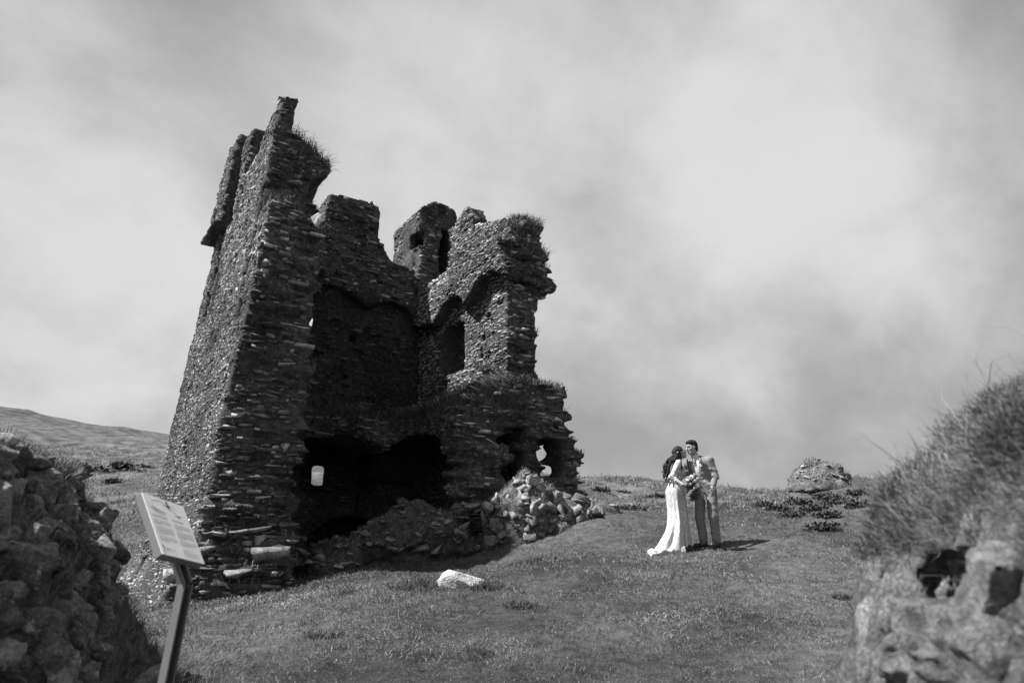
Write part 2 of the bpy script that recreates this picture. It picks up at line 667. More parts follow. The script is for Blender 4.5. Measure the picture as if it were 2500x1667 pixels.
# ================================================================== terrain
YN = np.array([0, 3, 6, 9, 12, 16, 20, 26, 34, 50, 80, 130, 220, 400, 1500.0])
AN = np.array([-1.6, -0.95, -0.76, -0.63, -0.51, -0.35, -0.20, -0.05, 0.10, 0.25, 0.40, 0.55, 0.75, 1.6])
ZT = np.array([
    [0, .15, .60, .75, .80, .9, 1.3, 2.2, 3.6, 6.8, 13.5, 26.0, 60, 80, 80],
    [0, .15, .60, .75, .80, .9, 1.3, 2.2, 3.6, 6.8, 13.5, 26.0, 56, 74, 74],
    [0, .15, .60, .75, .80, .9, 1.3, 2.2, 3.6, 6.8, 13.2, 25.5, 51.3, 66, 66],
    [0, .15, .60, .78, .82, .95, 1.3, 2.2, 3.6, 6.7, 13.0, 24.5, 45.9, 60, 60],
    [0, .15, .60, .85, .95, 1.05, 1.4, 2.3, 3.6, 6.6, 12.8, 23.5, 42.4, 56, 56],
    [0, .15, .62, .95, 1.12, 1.4, 1.7, 2.4, 3.6, 6.5, 12.5, 22.0, 38.0, 48, 48],
    [0, .15, .64, 1.05, 1.42, 1.9, 2.0, 2.6, 3.7, 6.4, 12.0, 20.5, 33.0, 42, 42],
    [0, .15, .65, 1.13, 1.54, 2.30, 2.4, 2.6, 3.9, 6.4, 11.7, 19.0, 30.0, 36, 36],
    [0, .15, .63, 1.16, 1.78, 2.80, 2.6, 2.6, 3.5, 6.2, 11.2, 17.6, 28.0, 33, 33],
    [0, .15, .60, 1.18, 1.87, 2.84, 2.85, 2.9, 3.7, 6.0, 10.3, 16.0, 24.0, 30, 30],
    [0, .15, .62, 1.24, 1.98, 3.0, 3.55, 3.6, 4.3, 6.1, 9.5, 14.3, 21.0, 26, 26],
    [0, .15, .66, 1.35, 2.14, 3.35, 3.98, 4.0, 4.4, 5.8, 8.8, 13.0, 19.0, 24, 24],
    [0, .15, .70, 1.45, 2.30, 3.35, 4.10, 4.2, 4.6, 5.8, 8.5, 12.5, 18.0, 23, 23],
    [0, .15, .70, 1.45, 2.30, 3.35, 4.10, 4.2, 4.6, 5.8, 8.5, 12.5, 18.0, 23, 23]])


def cubic_cols(xn, F, x):
    """Catmull-Rom through nodes xn along the last axis of F, for points x -> (rows, n)"""
    m = np.zeros_like(F)
    dx = np.diff(xn); sl = np.diff(F, axis=1) / dx
    m[:, 1:-1] = (sl[:, :-1] * dx[1:] + sl[:, 1:] * dx[:-1]) / (dx[1:] + dx[:-1])
    m[:, 0] = sl[:, 0]; m[:, -1] = sl[:, -1]
    i = np.clip(np.searchsorted(xn, x) - 1, 0, len(xn) - 2)
    h = dx[i]; t = np.clip((x - xn[i]) / h, 0, 1)
    h00 = 2 * t ** 3 - 3 * t ** 2 + 1; h10 = t ** 3 - 2 * t ** 2 + t
    h01 = -2 * t ** 3 + 3 * t ** 2; h11 = t ** 3 - t ** 2
    return h00 * F[:, i] + h10 * h * m[:, i] + h01 * F[:, i + 1] + h11 * h * m[:, i + 1]


_ln = lambda y: np.log1p(y / 6.0)


def ground_z(x, y, detail=True):
    x = np.atleast_1d(np.asarray(x, float)).ravel(); y = np.atleast_1d(np.asarray(y, float)).ravel()
    yy = np.maximum(y, 0.0)
    a = np.clip(x / np.maximum(yy, 2.5), -1.59, 1.59)
    C = cubic_cols(_ln(YN), ZT, _ln(np.minimum(yy, 1499.0)))
    # cubic across azimuth columns, point by point
    m = np.zeros_like(C)
    dx = np.diff(AN)[:, None]; sl = np.diff(C, axis=0) / dx
    m[1:-1] = (sl[:-1] * dx[1:] + sl[1:] * dx[:-1]) / (dx[1:] + dx[:-1])
    i = np.clip(np.searchsorted(AN, a) - 1, 0, len(AN) - 2)
    n = np.arange(len(a)); h = np.diff(AN)[i]; t = (a - AN[i]) / h
    z = ((2 * t ** 3 - 3 * t ** 2 + 1) * C[i, n] + (t ** 3 - 2 * t ** 2 + t) * h * m[i, n]
         + (-2 * t ** 3 + 3 * t ** 2) * C[i + 1, n] + (t ** 3 - t ** 2) * h * m[i + 1, n])
    # the slope the left field wall stands on
    z = z + 0.42 * np.exp(-(((x + 3.55) / 0.95) ** 2 + ((y - 5.1) / 1.3) ** 2))
    # rath bank on the right with its stony knoll and a lower second hump
    z = z - 0.27 * np.exp(-(((x + 0.7) / 1.6) ** 2 + ((y - 12.7) / 0.75) ** 2))
    z = z + 0.26 * np.exp(-(((x - 7.9) / 1.05) ** 4 + ((y - 17.4) / 0.8) ** 2))
    z = z + 0.06 * np.exp(-(((x - 10.5) / 0.45) ** 4 + ((y - 18.6) / 0.8) ** 2))
    if detail:
        z = z + 0.05 * fbm2(x / 1.7, y / 1.7, 3, 3) * np.clip(y / 5, 0.2, 1)
        z = z + 0.014 * fbm2(x / 0.22, y / 0.22, 9, 2)
        far = np.clip((y - 22) / 40, 0, 1)
        z = z + far * (0.55 * fbm2(x / 9, y / 9, 21, 4, 0.6) + 0.26 * fbm2(x / 1.6, y / 2.2, 31, 3))
        z = z + np.clip((y - 120) / 200, 0, 1) * 1.2 * fbm2(x / 60, y / 60, 41, 3)
    return z


def gz(x, y):
    return float(ground_z([x], [y])[0])


def make_ground():
    u = np.linspace(-1, 1, 430)
    xs = np.sinh(u * 6.6) / np.sinh(6.6) * 1500
    v = np.linspace(0, 1, 560)
    ys = 2.2 + np.sinh((v - 0.22) * 8.2) / np.sinh(0.78 * 8.2) * 1500
    ys = np.concatenate([np.linspace(-60, ys[0] - 0.5, 14) if ys[0] > -59 else [], ys])
    X, Y = np.meshgrid(xs, ys, indexing='ij')
    # fan the columns out with distance so that near ground stays fine and far ground is covered
    Z = ground_z(X, Y).reshape(X.shape)
    nx, ny = X.shape
    V = np.stack([X, Y, Z], -1).reshape(-1, 3)
    i = np.arange(nx - 1)[:, None] * ny + np.arange(ny - 1)[None, :]
    Q = np.stack([i, i + ny, i + ny + 1, i + 1], -1).reshape(-1, 4)
    o = obj('ground', np_mesh('ground', V, Q, smooth=True), M_TURF)
    tag(o, 'sloping rough pasture rising to the hill crest', kind='structure')
    return o


ground = make_ground()

# ================================================================== the ruined tower
# local frame: t to the right along the back wall, s back along the side walls, z up
PHI = R(35.0)
T_O = np.array([-5.07, 12.0])
E_R = np.array([math.cos(PHI), math.sin(PHI)])
E_B = np.array([-math.sin(PHI), math.cos(PHI)])
T_MAT = np.array([[E_R[0], E_B[0], 0], [E_R[1], E_B[1], 0], [0, 0, 1.0]])


def t2w(P):
    P = np.atleast_2d(np.asarray(P, float))
    W = P @ T_MAT.T
    W[:, 0] += T_O[0]; W[:, 1] += T_O[1]
    return W


def batter(z):
    return np.interp(z, [0.4, 1.07, 1.5, 1.9, 2.8, 4.2, 13.5], [-1.05, -0.63, -0.42, -0.24, -0.05, 0.0, 0.65])


def tower_field():
    h = 0.07
    lo = np.array([-1.6, -1.6, 0.35]); hi = np.array([8.6, 7.2, 13.6])
    ax = [np.arange(lo[i], hi[i] + h, h, dtype=np.float32) for i in range(3)]
    T, S, Z = ax[0][:, None, None], ax[1][None, :, None], ax[2][None, None, :]
    mx = np.maximum; mn = np.minimum
    t1d, s1d, z1d = ax
    n_small = grid_noise(ax, (0.16, 0.16, 0.12), 5)
    n_bed = grid_noise(ax, (0.45, 0.45, 0.10), 6)
    n_mid = grid_noise(ax, (0.7, 0.7, 0.45), 7)

    def box(t0, t1, s0, s1, z0, z1):
        return mx(mx(mx(t0 - T, T - t1), mx(s0 - S, S - s1)), mx(z0 - Z, Z - z1))
    b = batter(z1d)[None, None, :].astype(np.float32)

    # --- left side wall, its front end broken back in steps
    t_in = np.interp(z1d, [0, 3.5, 9.1, 9.5, 10.7, 11.6], [1.35, 1.42, 1.42, 1.60, 1.92, 1.7])[None, None, :]
    s_fr = np.interp(z1d, [0.4, 1.3, 1.9, 2.4, 4.2, 8.8], [-0.35, -0.22, 0.0, 0.16, 0.2, 0.22])[None, None, :]
    stub_top = np.interp(t1d, [-0.2, 0.35, 0.8, 1.45], [8.75, 8.75, 8.62, 8.3])[:, None, None]
    s_fr = s_fr + 0.26 * np.clip(1 - (T - b) / 1.1, 0, 1) * np.clip((6.5 - Z) / 2.0, 0, 1) + 0.10 * np.clip((Z - 2.6) / 0.2, 0, 1) * np.clip((6 - Z) / 2, 0, 1)
    d = box(b, t_in, s_fr, 6.6, 0, mn(stub_top + 0.10 * S, 9.2))
    up_top = np.interp(t1d, [0.3, 0.5, 0.95, 1.3, 1.85], [10.5, 10.6, 11.25, 11.1, 10.65])[:, None, None]
    s_up = np.interp(z1d, [8.0, 9.2, 9.6, 10.6, 12], [0.95, 1.05, 1.32, 1.42, 1.5])[None, None, :]
    d = mn(d, box(b, t_in, s_up, 6.6, 7, up_top - 0.25 * (S > 3.2)))
    par_top = np.interp(s1d, [1.4, 1.95, 2.0, 2.4, 3.1, 3.7, 4.4], [12.2, 12.42, 12.2, 11.95, 11.45, 11.4, 10.9])[None, :, None]
    d = mn(d, box(b, b + 0.36, 1.45, 4.4, 9, par_top))
    # corner box on corbels at the far end
    d = mn(d, box(b - 0.24 - 0.10 * (Z < 10.4), b + 0.10, 5.1, 6.75, 10.25, 13.2))
    d = mn(d, box(b - 0.06, b + 0.32, 4.0, 4.8, 10.4, 12.75))
    # dark hollow under the overhanging inner edge
    d = mx(d, -mx(mx(1.28 + 0.2 * (Z - 9.4) - T, T - 2.4), mx(mx(1.2 - S, S - 2.0), mx(9.3 - Z, Z - (10.35 - 0.5 * (1.75 - T))))))
    # robbed quoin chases on the outer face
    wob = 0.07 * n_mid
    d = mx(d, -(box(b - 0.6, b + 0.34, 1.10, 1.36, 6.4, 9.6) + wob * 0.6))
    d = mx(d, -(box(b - 0.6, b + 0.34, 5.25, 5.62, 7.5, 10.3) + wob))
    d = mx(d, -(box(b - 0.6, b + 0.18, 4.55, 4.70, 7.2, 8.9) + wob))
    d = mx(d, -(box(b - 0.6, b + 0.15, 3.9, 4.05, 2.6, 4.3) + wob))
    d = mx(d, -(box(b - 0.6, b + 0.20, 4.6, 5.0, 0.4, 1.75) + wob))

    # --- back wall: upper part carried on two relieving arches, lower part set back
    archb = np.interp(t1d, [1.4, 2.2, 2.7, 3.2, 3.7, 4.2, 4.5, 4.75, 5.2, 5.7, 6.1, 6.4],
                      [8.2, 8.6, 9.0, 9.2, 9.12, 8.9, 8.72, 8.95, 9.12, 9.02, 8.6, 8.3])[:, None, None]
    bt = np.interp(t1d, [0, 2.6, 2.75, 2.92, 3.0, 4.62, 4.68, 4.85, 5.05, 5.3, 7.3],
                   [10.3, 10.55, 10.95, 11.1, 12.0, 12.12, 11.05, 10.75, 10.45, 10.3, 10.4])[:, None, None]
    d = mn(d, box(1.2, 7.2, 5.18, 6.6, 0, mn(10.3, archb + 3)))
    d = mn(d, box(1.2, 7.2, 4.8, 5.6, archb + 0.05 * n_mid, bt + 0.05 * n_mid))
    d = mn(d, box(1.2, 7.2, 4.8, 5.4, 0, 5.15))

    # --- right side wall, the same two arches on its inner face
    archr = np.interp(s1d, [-0.6, 0.0, 0.25, 0.55, 0.85, 1.25, 1.65, 1.93, 2.03, 2.5, 3.0, 3.4, 3.7, 5],
                      [8.3, 8.30, 8.5, 8.70, 8.78, 8.68, 8.42, 8.16, 8.45, 8.76, 8.62, 8.35, 8.2, 8.5])[None, :, None]
    t_out = np.interp(z1d, [0, 3, 4.2, 5.6, 6.2, 7.6, 8.3, 9.2, 9.7, 10.2],
                      [7.9, 7.7, 7.5, 7.32, 7.15, 7.15, 7.38, 7.45, 7.15, 7.1])[None, None, :]
    s_rf = np.interp(z1d, [5, 6.4, 7.8, 8.7, 9.2], [0.45, 0.33, 0.34, 0.32, 0.2])[None, None, :]
    d = mn(d, box(6.30, t_out, s_rf, 6.6, 0, 9.3))
    s_ro = np.interp(z1d, [8, 8.6, 9.3, 9.9, 10.4], [0.0, 0.0, 0.2, 0.4, 0.6])[None, None, :]
    d = mn(d, box(5.95, t_out, s_ro, 6.6, archr + 0.05 * n_mid, 9.64))
    d = mn(d, box(6.35, t_out, s_ro - 0.1, 1.6, 9.0, 9.95 + 0.1 * n_mid))
    pt = np.interp(s1d, [0, 0.5, 1.3, 2.55, 2.62, 2.75, 2.82, 3.25, 3.6, 4.3], [10.05, 10.3, 10.75, 11.15, 11.2, 10.9, 11.7, 12.05, 11.85, 11.7])[None, :, None]
    d = mn(d, box(6.72, 7.25, 0.15, 4.3, 9, pt + 0.05 * n_mid))
    # window embrasure, putlog holes
    wt = np.interp(s1d, [2.3, 2.5, 3.0, 3.5, 3.8], [7.85, 8.02, 8.15, 8.05, 7.7])[None, :, None]
    d = mx(d, -box(6.0, 6.95, 2.38 + 0.15 * (T - 6.3), 3.72, 6.62, wt))
    for (s0, z0, ww, hh) in ((0.72, 7.95, .14, .16), (1.27, 7.73, .20, .24), (1.46, 7.22, .14, .18), (1.55, 6.8, .15, .26), (4.0, 6.9, .12, .2)):
        d = mx(d, -(box(6.1, 6.8, s0 - ww / 2, s0 + ww / 2, z0 - hh / 2, z0 + hh / 2) + 0.02 * n_small))

    # --- corner turret: two faces with openings, round-topped
    rt = 12.75 - 0.55 * np.clip((6.35 - t1d) / 0.6, 0, 1.4)[:, None, None] - 0.35 * np.clip((t1d - 6.95) / 0.4, 0, 1)[:, None, None] ** 2
    tur = box(5.85, 7.25, 4.55, 6.5, 9.5, rt + 0.06 * n_mid)
    tur = mx(tur, -box(6.15, 6.95, 4.9, 6.1, 9.9, 12.0))
    tur = mx(tur, -(box(5.86, 6.10, 4.2, 5.2, 11.15, 11.62) + 0.03 * n_small))
    tur = mx(tur, -(box(6.62, 6.97, 4.2, 5.3, 10.35, 11.85) + 0.03 * n_small))
    d = mn(d, tur)
    # notch in the turret's left foot
    d = mx(d, -(box(5.5, 5.95, 4.4, 5.0, 10.35, 11.0) + 0.05 * n_mid))

    # --- lower right block and its broken pier
    blk_top = np.interp(t1d, [4.3, 4.9, 5.4, 6.0, 7.4], [4.75, 5.05, 5.45, 5.55, 5.62])[:, None, None]
    s_bf = np.interp(t1d, [4.3, 4.6, 5.0, 5.5, 5.75, 7.5], [-0.15, -0.35, -0.3, -0.42, -0.6, -0.62])[:, None, None]
    d = mn(d, box(4.5, t_out, s_bf, 6.6, 0, blk_top + 0.07 * n_mid))
    d = mn(d, box(6.9, 7.72 + 0.1 * n_mid, -0.55, 0.5, 0, 4.15 + 0.12 * n_mid))
    d = mn(d, box(5.4, 7.0, 0.2, 6.6, 5, 5.95 - 0.35 * S))
    d = mx(d, -(box(5.70, 6.15, -1.2, 0.9, 1.2, 4.42) + 0.02 * n_small))
    d = mx(d, -(box(6.56, 7.12, -1.2, 0.9, 3.50, 4.40) + 0.02 * n_small))
    d = mx(d, -(box(6.9, 8.6, 0.06, 0.72, 3.50, 4.36) + 0.02 * n_small))
    dtop = np.interp(s1d, [-0.1, 0.3, 0.8, 1.3, 1.6], [3.4, 3.95, 4.2, 4.15, 3.8])[None, :, None]
    d = mx(d, -(box(4.0, 6.3, -0.02, 1.55, 1.5, dtop) + 0.03 * n_small))

    dv = np.interp(s1d, [0.2, 0.6, 1.4, 2.4, 3.4, 4.3], [4.0, 4.35, 4.5, 4.45, 4.3, 3.7])[None, :, None]
    d = mx(d, -(box(4.0, 5.9, 0.22, 4.5, 1.5, dv) + 0.04 * n_mid))
    U = T - 0.544 * (S - 0.75); W_ = Z - 0.167 * (S - 0.75)
    d = mx(d, -(np.sqrt(((U - 4.60) / 0.10) ** 2 + ((W_ - 3.74) / 0.17) ** 2) * 0.10 - 0.10 + 0.09 * n_small + 0.05 * n_mid + np.where((S > 0.2) & (T < 9), 0, 9)))

    # --- remains of the vault over the ground floor
    vf = np.interp(t1d, [1.3, 2.2, 3.2, 4.0, 4.6, 5.2, 6.3], [3.0, 2.9, 2.5, 2.0, 1.1, 0.3, -0.1])[:, None, None]
    vt = np.interp(t1d, [1.3, 1.9, 3.0, 4.4, 5.2, 6.3], [5.5, 5.25, 5.0, 4.85, 5.2, 5.6])[:, None, None]
    vu = np.interp(t1d, [1.3, 1.7, 2.4, 3.3, 3.8, 4.0, 4.25, 4.6, 5.2, 6.3], [3.3, 4.05, 4.40, 4.50, 4.32, 4.15, 4.35, 4.5, 4.5, 4.4])[:, None, None]
    d = mn(d, box(1.2, 6.5, vf + 0.25 * n_mid, 5.0, vu + 0.06 * n_mid, vt + 0.08 * n_mid))
    # fallen rubble lying on it in the back left corner
    d = mn(d, (np.sqrt(((T - 2.0) / 1.0) ** 2 + ((S - 4.2) / 1.2) ** 2 + ((Z - 5.0) / 1.25) ** 2) - 1) * 0.8 + 0.1 * n_mid)

    # --- ground floor openings in the back wall
    et = np.interp(t1d, [2.9, 3.1, 3.6, 4.2, 4.8, 4.95], [4.3, 4.5, 4.62, 4.6, 4.4, 4.2])[:, None, None]
    d = mx(d, -box(2.95, 4.95, 4.3, 5.75, 3.42, et))
    U = T - 0.346 * (S - 4.6)
    W_ = Z - 0.130 * (S - 4.6)
    d = mx(d, -(mx(mx(3.16 - U, U - 3.50), mx(mx(5.4 - S, S - 7.5), mx(3.53 - W_, W_ - 4.08))) + 0.02 * n_small))
    at_ = np.interp(t1d, [3.3, 3.7, 4.3, 4.9, 5.2], [2.35, 2.65, 2.85, 2.65, 2.3])[:, None, None]
    d = mx(d, -box(3.3, 5.2, 4.3, 5.9, 0.5, at_))
    # loop high in the back wall beside the left wall, small sockets
    U = T - 0.316 * (S - 4.8)
    W_ = Z - 0.367 * (S - 4.8)
    d = mx(d, -(mx(mx(2.70 - U, U - 2.88), mx(mx(4.4 - S, S - 7.2), mx(7.72 - W_, W_ - 8.12))) + 0.04 * n_mid))
    d = mx(d, -box(4.12, 4.32, 4.9, 5.6, 7.70, 7.95))
    d = mx(d, -box(4.0, 4.15, 4.9, 5.5, 6.6, 6.75))

    # --- weathering: bedded ledges on the broken ends and tops, finer relief elsewhere
    edge = np.clip((np.where(T < 3.0, 1.35, 0.62) - S) / 0.4, 0, 1) * np.clip((T - b - 0.05) / 0.25, 0.25, 1) * np.where((T > 5.8) & (T < 6.45) & (Z > 5.9), 0.4, 1.0)
    topm = np.clip((Z - 8.6) / 1.0, 0, 1)
    d = d + 0.022 * n_small + (0.014 + (0.115 + 0.04 * np.clip((5.0 - Z) / 1.5, 0, 1)) * edge + 0.015 * topm) * n_bed + (0.022 + 0.05 * edge + 0.035 * topm) * n_mid
    # battered base edge: the corner quoins are ragged
    return d.astype(np.float32), lo, h


_d, _lo, _h = tower_field()
TV, TQ = surface_nets(_d, _lo, _h)
tower = empty('castle_tower', tuple(t2w([[3.6, 3.0, 1.2]])[0]))
tag(tower, 'ruined stone tower house open at the front, standing on the slope', 'castle ruin')
T_INV = -np.array(tower.location)
TVW = t2w(TV)
T_BVH = BVHTree.FromPolygons([tuple(p) for p in TV.tolist()], TQ.tolist())

fc = TV[TQ].mean(1)
ft, fs, fz = fc[:, 0], fc[:, 1], fc[:, 2]
region = np.full(len(TQ), 2)                                   # right wall
region[(fs > 4.45)] = 1                                        # back wall
region[(ft < 1.62) | ((ft < 2.0) & (fz > 9.2) & (fs < 4.5))] = 0     # left wall
region[(fz > 10.3) & (fs > 4.4) & (ft > 5.6)] = 3              # turret
region[(fz < 5.75) & (ft > 4.35) & (fs < 4.45)] = 4            # ground floor block
region[(fz < 6.4) & (fz > 3.2) & (ft > 1.5) & (ft < 4.35) & (fs < 4.9) & (fs > 0.9)] = 5
region[(fz > 10.15) & (fs > 3.7) & (ft < 1.1)] = 6
PARTS = {}
for r_, nm in enumerate(('left_wall', 'back_wall', 'right_wall', 'corner_turret', 'lower_block', 'vault', 'corner_box')):
    Qr = TQ[region == r_]
    us, inv = np.unique(Qr.ravel(), return_inverse=True)
    me = np_mesh(nm, TVW[us] + T_INV, inv.reshape(-1, 4), None, {'tone': np.where((TV[us][:, 1] > 4.5) & (TV[us][:, 2] < 9.1), np.where(TV[us][:, 2] < 5.0, 0.5, 0.08), 0.35)}, smooth=True)  # back wall's shade painted into the core tone, basement part lifted lighter
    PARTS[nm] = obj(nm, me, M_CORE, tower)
PN = ('left_wall', 'back_wall', 'right_wall', 'corner_turret', 'lower_block', 'vault', 'corner_box')

# masonry facing: every stone found by a ray on the wall it belongs to
stones = []     # (size, part, hull, M world, centre world, tone)


def face_stones(origin, direction, along, a0, a1, z0, z1, hmin, hmax, lmin, lmax, proud, rough, rng, keep=1.0, light=0.10, minz=0.0, far=12.0, mean=0.30, gap=1.0):
    dv = Vector(direction); al = np.array(along, float)
    z = z0
    while z < z1:
        ch = hmin + (hmax - hmin) * rng.random() ** 1.5
        a = a0 + rng.random() * lmax
        while a < a1:
            ln = lmin + (lmax - lmin) * rng.random() ** 1.8
            if rng.random() < keep:
                zc = z + ch / 2 + rng.normal(0, 0.012)
                p = np.array(origin, float) + al * (a + ln / 2); p[2] = zc
                hit, nrm, fi, dist = T_BVH.ray_cast(Vector(p), dv, far)
                ok = hit is not None and -(nrm.dot(dv)) > 0.35
                if ok:
                    for q in (-0.42, 0.42):
                        h2, n2, f2, d2 = T_BVH.ray_cast(Vector(p + al * ln * q), dv, far)
                        if h2 is None or abs(d2 - dist) > 0.16: ok = False
                if ok:
                    dep = 0.14 + 0.1 * rng.random()
                    pr = proud * (0.12 + 0.88 * rng.random()) + rough * max(0.0, rng.normal(0, 1))
                    c = np.array(hit) + np.array(dv) * (dep / 2 - pr)
                    # local stone axes: along, into the wall, up  (with a little disorder)
                    e1 = Vector(al) + Vector((rng.normal(0, .06), rng.normal(0, .06), rng.normal(0, .05)))
                    e1.normalize()
                    e2 = dv + Vector((rng.normal(0, .07), rng.normal(0, .07), rng.normal(0, .07)))
                    e3 = e1.cross(e2).normalized(); e2 = e3.cross(e1)
                    M = np.stack([np.array(e1) * ln * 1.06, np.array(e2) * dep, np.array(e3) * ch * 1.02], 1)
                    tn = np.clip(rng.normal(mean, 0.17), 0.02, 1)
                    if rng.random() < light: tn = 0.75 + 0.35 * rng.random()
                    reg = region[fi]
                    if hit.z < 5.3 and dv.x > 0.5 and hit.x > 1.6: tn *= 0.4      # shade under the vault painted in as darker stone
                    if hit.z < 9.0 and hit.y > 4.5 and dv.y > 0.5:      # smoother inner face below the arches, its shade painted into the tone
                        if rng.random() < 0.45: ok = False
                        tn *= 0.35 if hit.z > 5.0 else 1.3  # shade painted darker above the vault, basement stones lifted lighter
                    if not ok:
                        a += ln; continue
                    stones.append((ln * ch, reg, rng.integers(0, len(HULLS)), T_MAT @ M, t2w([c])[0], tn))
            a += ln + gap * (0.008 + 0.02 * rng.random())
        z += ch + gap * (0.006 + 0.012 * rng.random())


rs = np.random.default_rng(11)
face_stones((-3, 0, 0), (1, 0, 0), (0, 1, 0), -0.5, 6.8, 0.7, 13.2, 0.035, 0.075, 0.09, 0.34, 0.022, 0.008, rs, 1.0, 0.14, far=6.0, mean=0.42, gap=0.35)  # outer left face: sunlight painted in as paler stones
face_stones((0, -3, 0), (0, 1, 0), (1, 0, 0), -1.0, 8.0, 1.0, 13.2, 0.035, 0.10, 0.08, 0.42, 0.05, 0.045, rs, 0.70, 0.10, far=12.0, mean=0.22, gap=0.9)  # broken ends and back wall: shade painted in as darker stones
face_stones((2.0, 0, 0), (1, 0, 0), (0, 1, 0), -0.7, 5.0, 2.0, 13.2, 0.04, 0.085, 0.09, 0.32, 0.028, 0.010, rs, 1.0, 0.40, far=6.5, mean=0.80, gap=0.4)  # right wall's inner face: sunlight painted in, palest stones of all
face_stones((2.0, 0, 0), (1, 0, 0), (0, 1, 0), 5.0, 6.6, 10.4, 13.2, 0.05, 0.11, 0.10, 0.28, 0.032, 0.010, rs, 1.0, 0.2, far=6.5, mean=0.36, gap=0.5)
face_stones((10.0, 0, 0), (-1, 0, 0), (0, 1, 0), -0.6, 6.6, 2.0, 12.5, 0.10, 0.18, 0.25, 0.55, 0.04, 0.015, rs, 0.9, 0.12, far=5.0)
# great slabs in the broken stump of the left wall: (t, z, length, thickness, depth, tilt, jut, tone)
for (t_, z_, ln, th, dp, tilt, jut, tn) in (
        (0.62, 2.16, 0.95, 0.09, 0.7, 0.10, 0.30, 0.95), (0.98, 1.78, 0.85, 0.24, 0.6, -0.04, 0.26, 0.8), (0.45, 1.45, 0.60, 0.13, 0.6, 0.03, 0.22, 0.75),
        (0.82, 2.0, 0.26, 0.17, 0.4, 0.05, 0.12, 0.9), (0.0, 1.92, 0.36, 0.18, 0.4, 0.1, 0.10, 0.85), (0.1, 2.08, 0.40, 0.07, 0.5, -0.25, 0.22, 0.8),
        (0.0, 1.80, 0.42, 0.20, 0.5, 0.0, 0.12, 0.6), (0.62, 2.40, 0.55, 0.06, 0.5, 0.05, 0.20, 0.8), (1.15, 2.42, 0.30, 0.06, 0.5, 0.02, 0.2, 0.9),
        (0.15, 2.75, 0.55, 0.06, 0.5, -0.05, 0.18, 0.6), (0.25, 3.15, 0.3, 0.16, 0.4, 0.0, 0.08, 0.85), (1.35, 1.98, 0.34, 0.07, 0.5, -0.06, 0.2, 0.85),
        (0.30, 4.25, 0.40, 0.11, 0.5, 0.03, 0.10, 1.0), (0.22, 4.72, 0.36, 0.06, 0.5, 0.04, 0.12, 0.9), (0.40, 3.80, 0.34, 0.06, 0.5, -0.03, 0.12, 0.9),
        (0.42, 3.45, 0.42, 0.07, 0.5, 0.03, 0.12, 0.95), (1.12, 3.66, 0.22, 0.17, 0.4, 0.0, 0.05, 1.0), (0.48, 5.55, 0.5, 0.05, 0.5, -0.05, 0.12, 0.9),
        (0.35, 7.05, 0.2, 0.20, 0.3, 0.0, 0.04, 0.95), (0.33, 6.8, 0.2, 0.24, 0.3, 0.0, 0.03, 0.95), (0.38, 7.28, 0.34, 0.14, 0.4, 0.0, 0.08, 0.7),
        (0.5, 8.6, 0.6, 0.07, 0.6, -0.1, 0.15, 0.8), (1.25, 8.72, 0.34, 0.12, 0.5, -0.08, 0.10, 0.9),
        (-0.05, 2.55, 0.34, 0.07, 0.5, 0.05, 0.16, 0.95), (0.02, 2.28, 0.42, 0.08, 0.5, -0.06, 0.18, 0.95), (0.12, 3.35, 0.36, 0.07, 0.5, 0.04, 0.14, 0.95), (0.14, 3.62, 0.32, 0.06, 0.5, -0.05, 0.14, 0.95),
        (0.16, 4.0, 0.36, 0.06, 0.5, 0.06, 0.14, 0.9), (0.2, 4.5, 0.30, 0.08, 0.5, 0.0, 0.12, 1.0), (-0.3, 1.75, 0.45, 0.14, 0.5, 0.08, 0.14, 0.9), (-0.45, 1.42, 0.4, 0.2, 0.5, -0.05, 0.12, 0.85),
        (4.95, 2.74, 0.5, 0.16, 0.4, -0.05, 0.1, 0.8), (5.35, 2.44, 0.22, 0.30, 0.3, 0.15, 0.1, 0.7), (4.85, 1.98, 0.3, 0.12, 0.4, -0.3, 0.1, 0.8),
        (6.6, 8.32, 0.55, 0.06, 0.6, -0.05, 0.22, 1.0), (6.62, 7.52, 0.40, 0.05, 0.5, -0.12, 0.2, 0.9), (6.55, 6.28, 0.45, 0.06, 0.5, -0.2, 0.2, 0.9),
        (6.5, 6.95, 0.24, 0.07, 0.4, 0.0, 0.12, 0.95), (7.35, 8.05, 0.5, 0.06, 0.5, -0.04, 0.1, 0.4), (7.3, 8.9, 0.5, 0.08, 0.5, -0.1, 0.1, 0.45)):
    hit, nrm, fi, dist = T_BVH.ray_cast(Vector((t_, -3, z_)), Vector((0, 1, 0)), 6.0)
    if hit is None: continue
    ln *= 0.78; th *= 1.1; jut *= 0.75; tilt += rs.normal(0, 0.06); tn *= 0.72
    c = np.array(hit) + np.array((0, dp / 2 - jut, 0))
    ca, sa = math.cos(tilt), math.sin(tilt)
    M = np.array([[ca * ln, 0, -sa * th], [0, dp, 0], [sa * ln, 0, ca * th]])
    stones.append((9.0 + ln * th, region[fi], rs.integers(0, len(HULLS)), T_MAT @ M, t2w([c])[0], tn))

# the 300 that show largest are objects, the rest is one piece of stonework per wall
CAMP = np.array([0, 0, 1.5])


def shown(sz, c):
    return sz / max(0.1, float(((c - CAMP) ** 2).sum()))


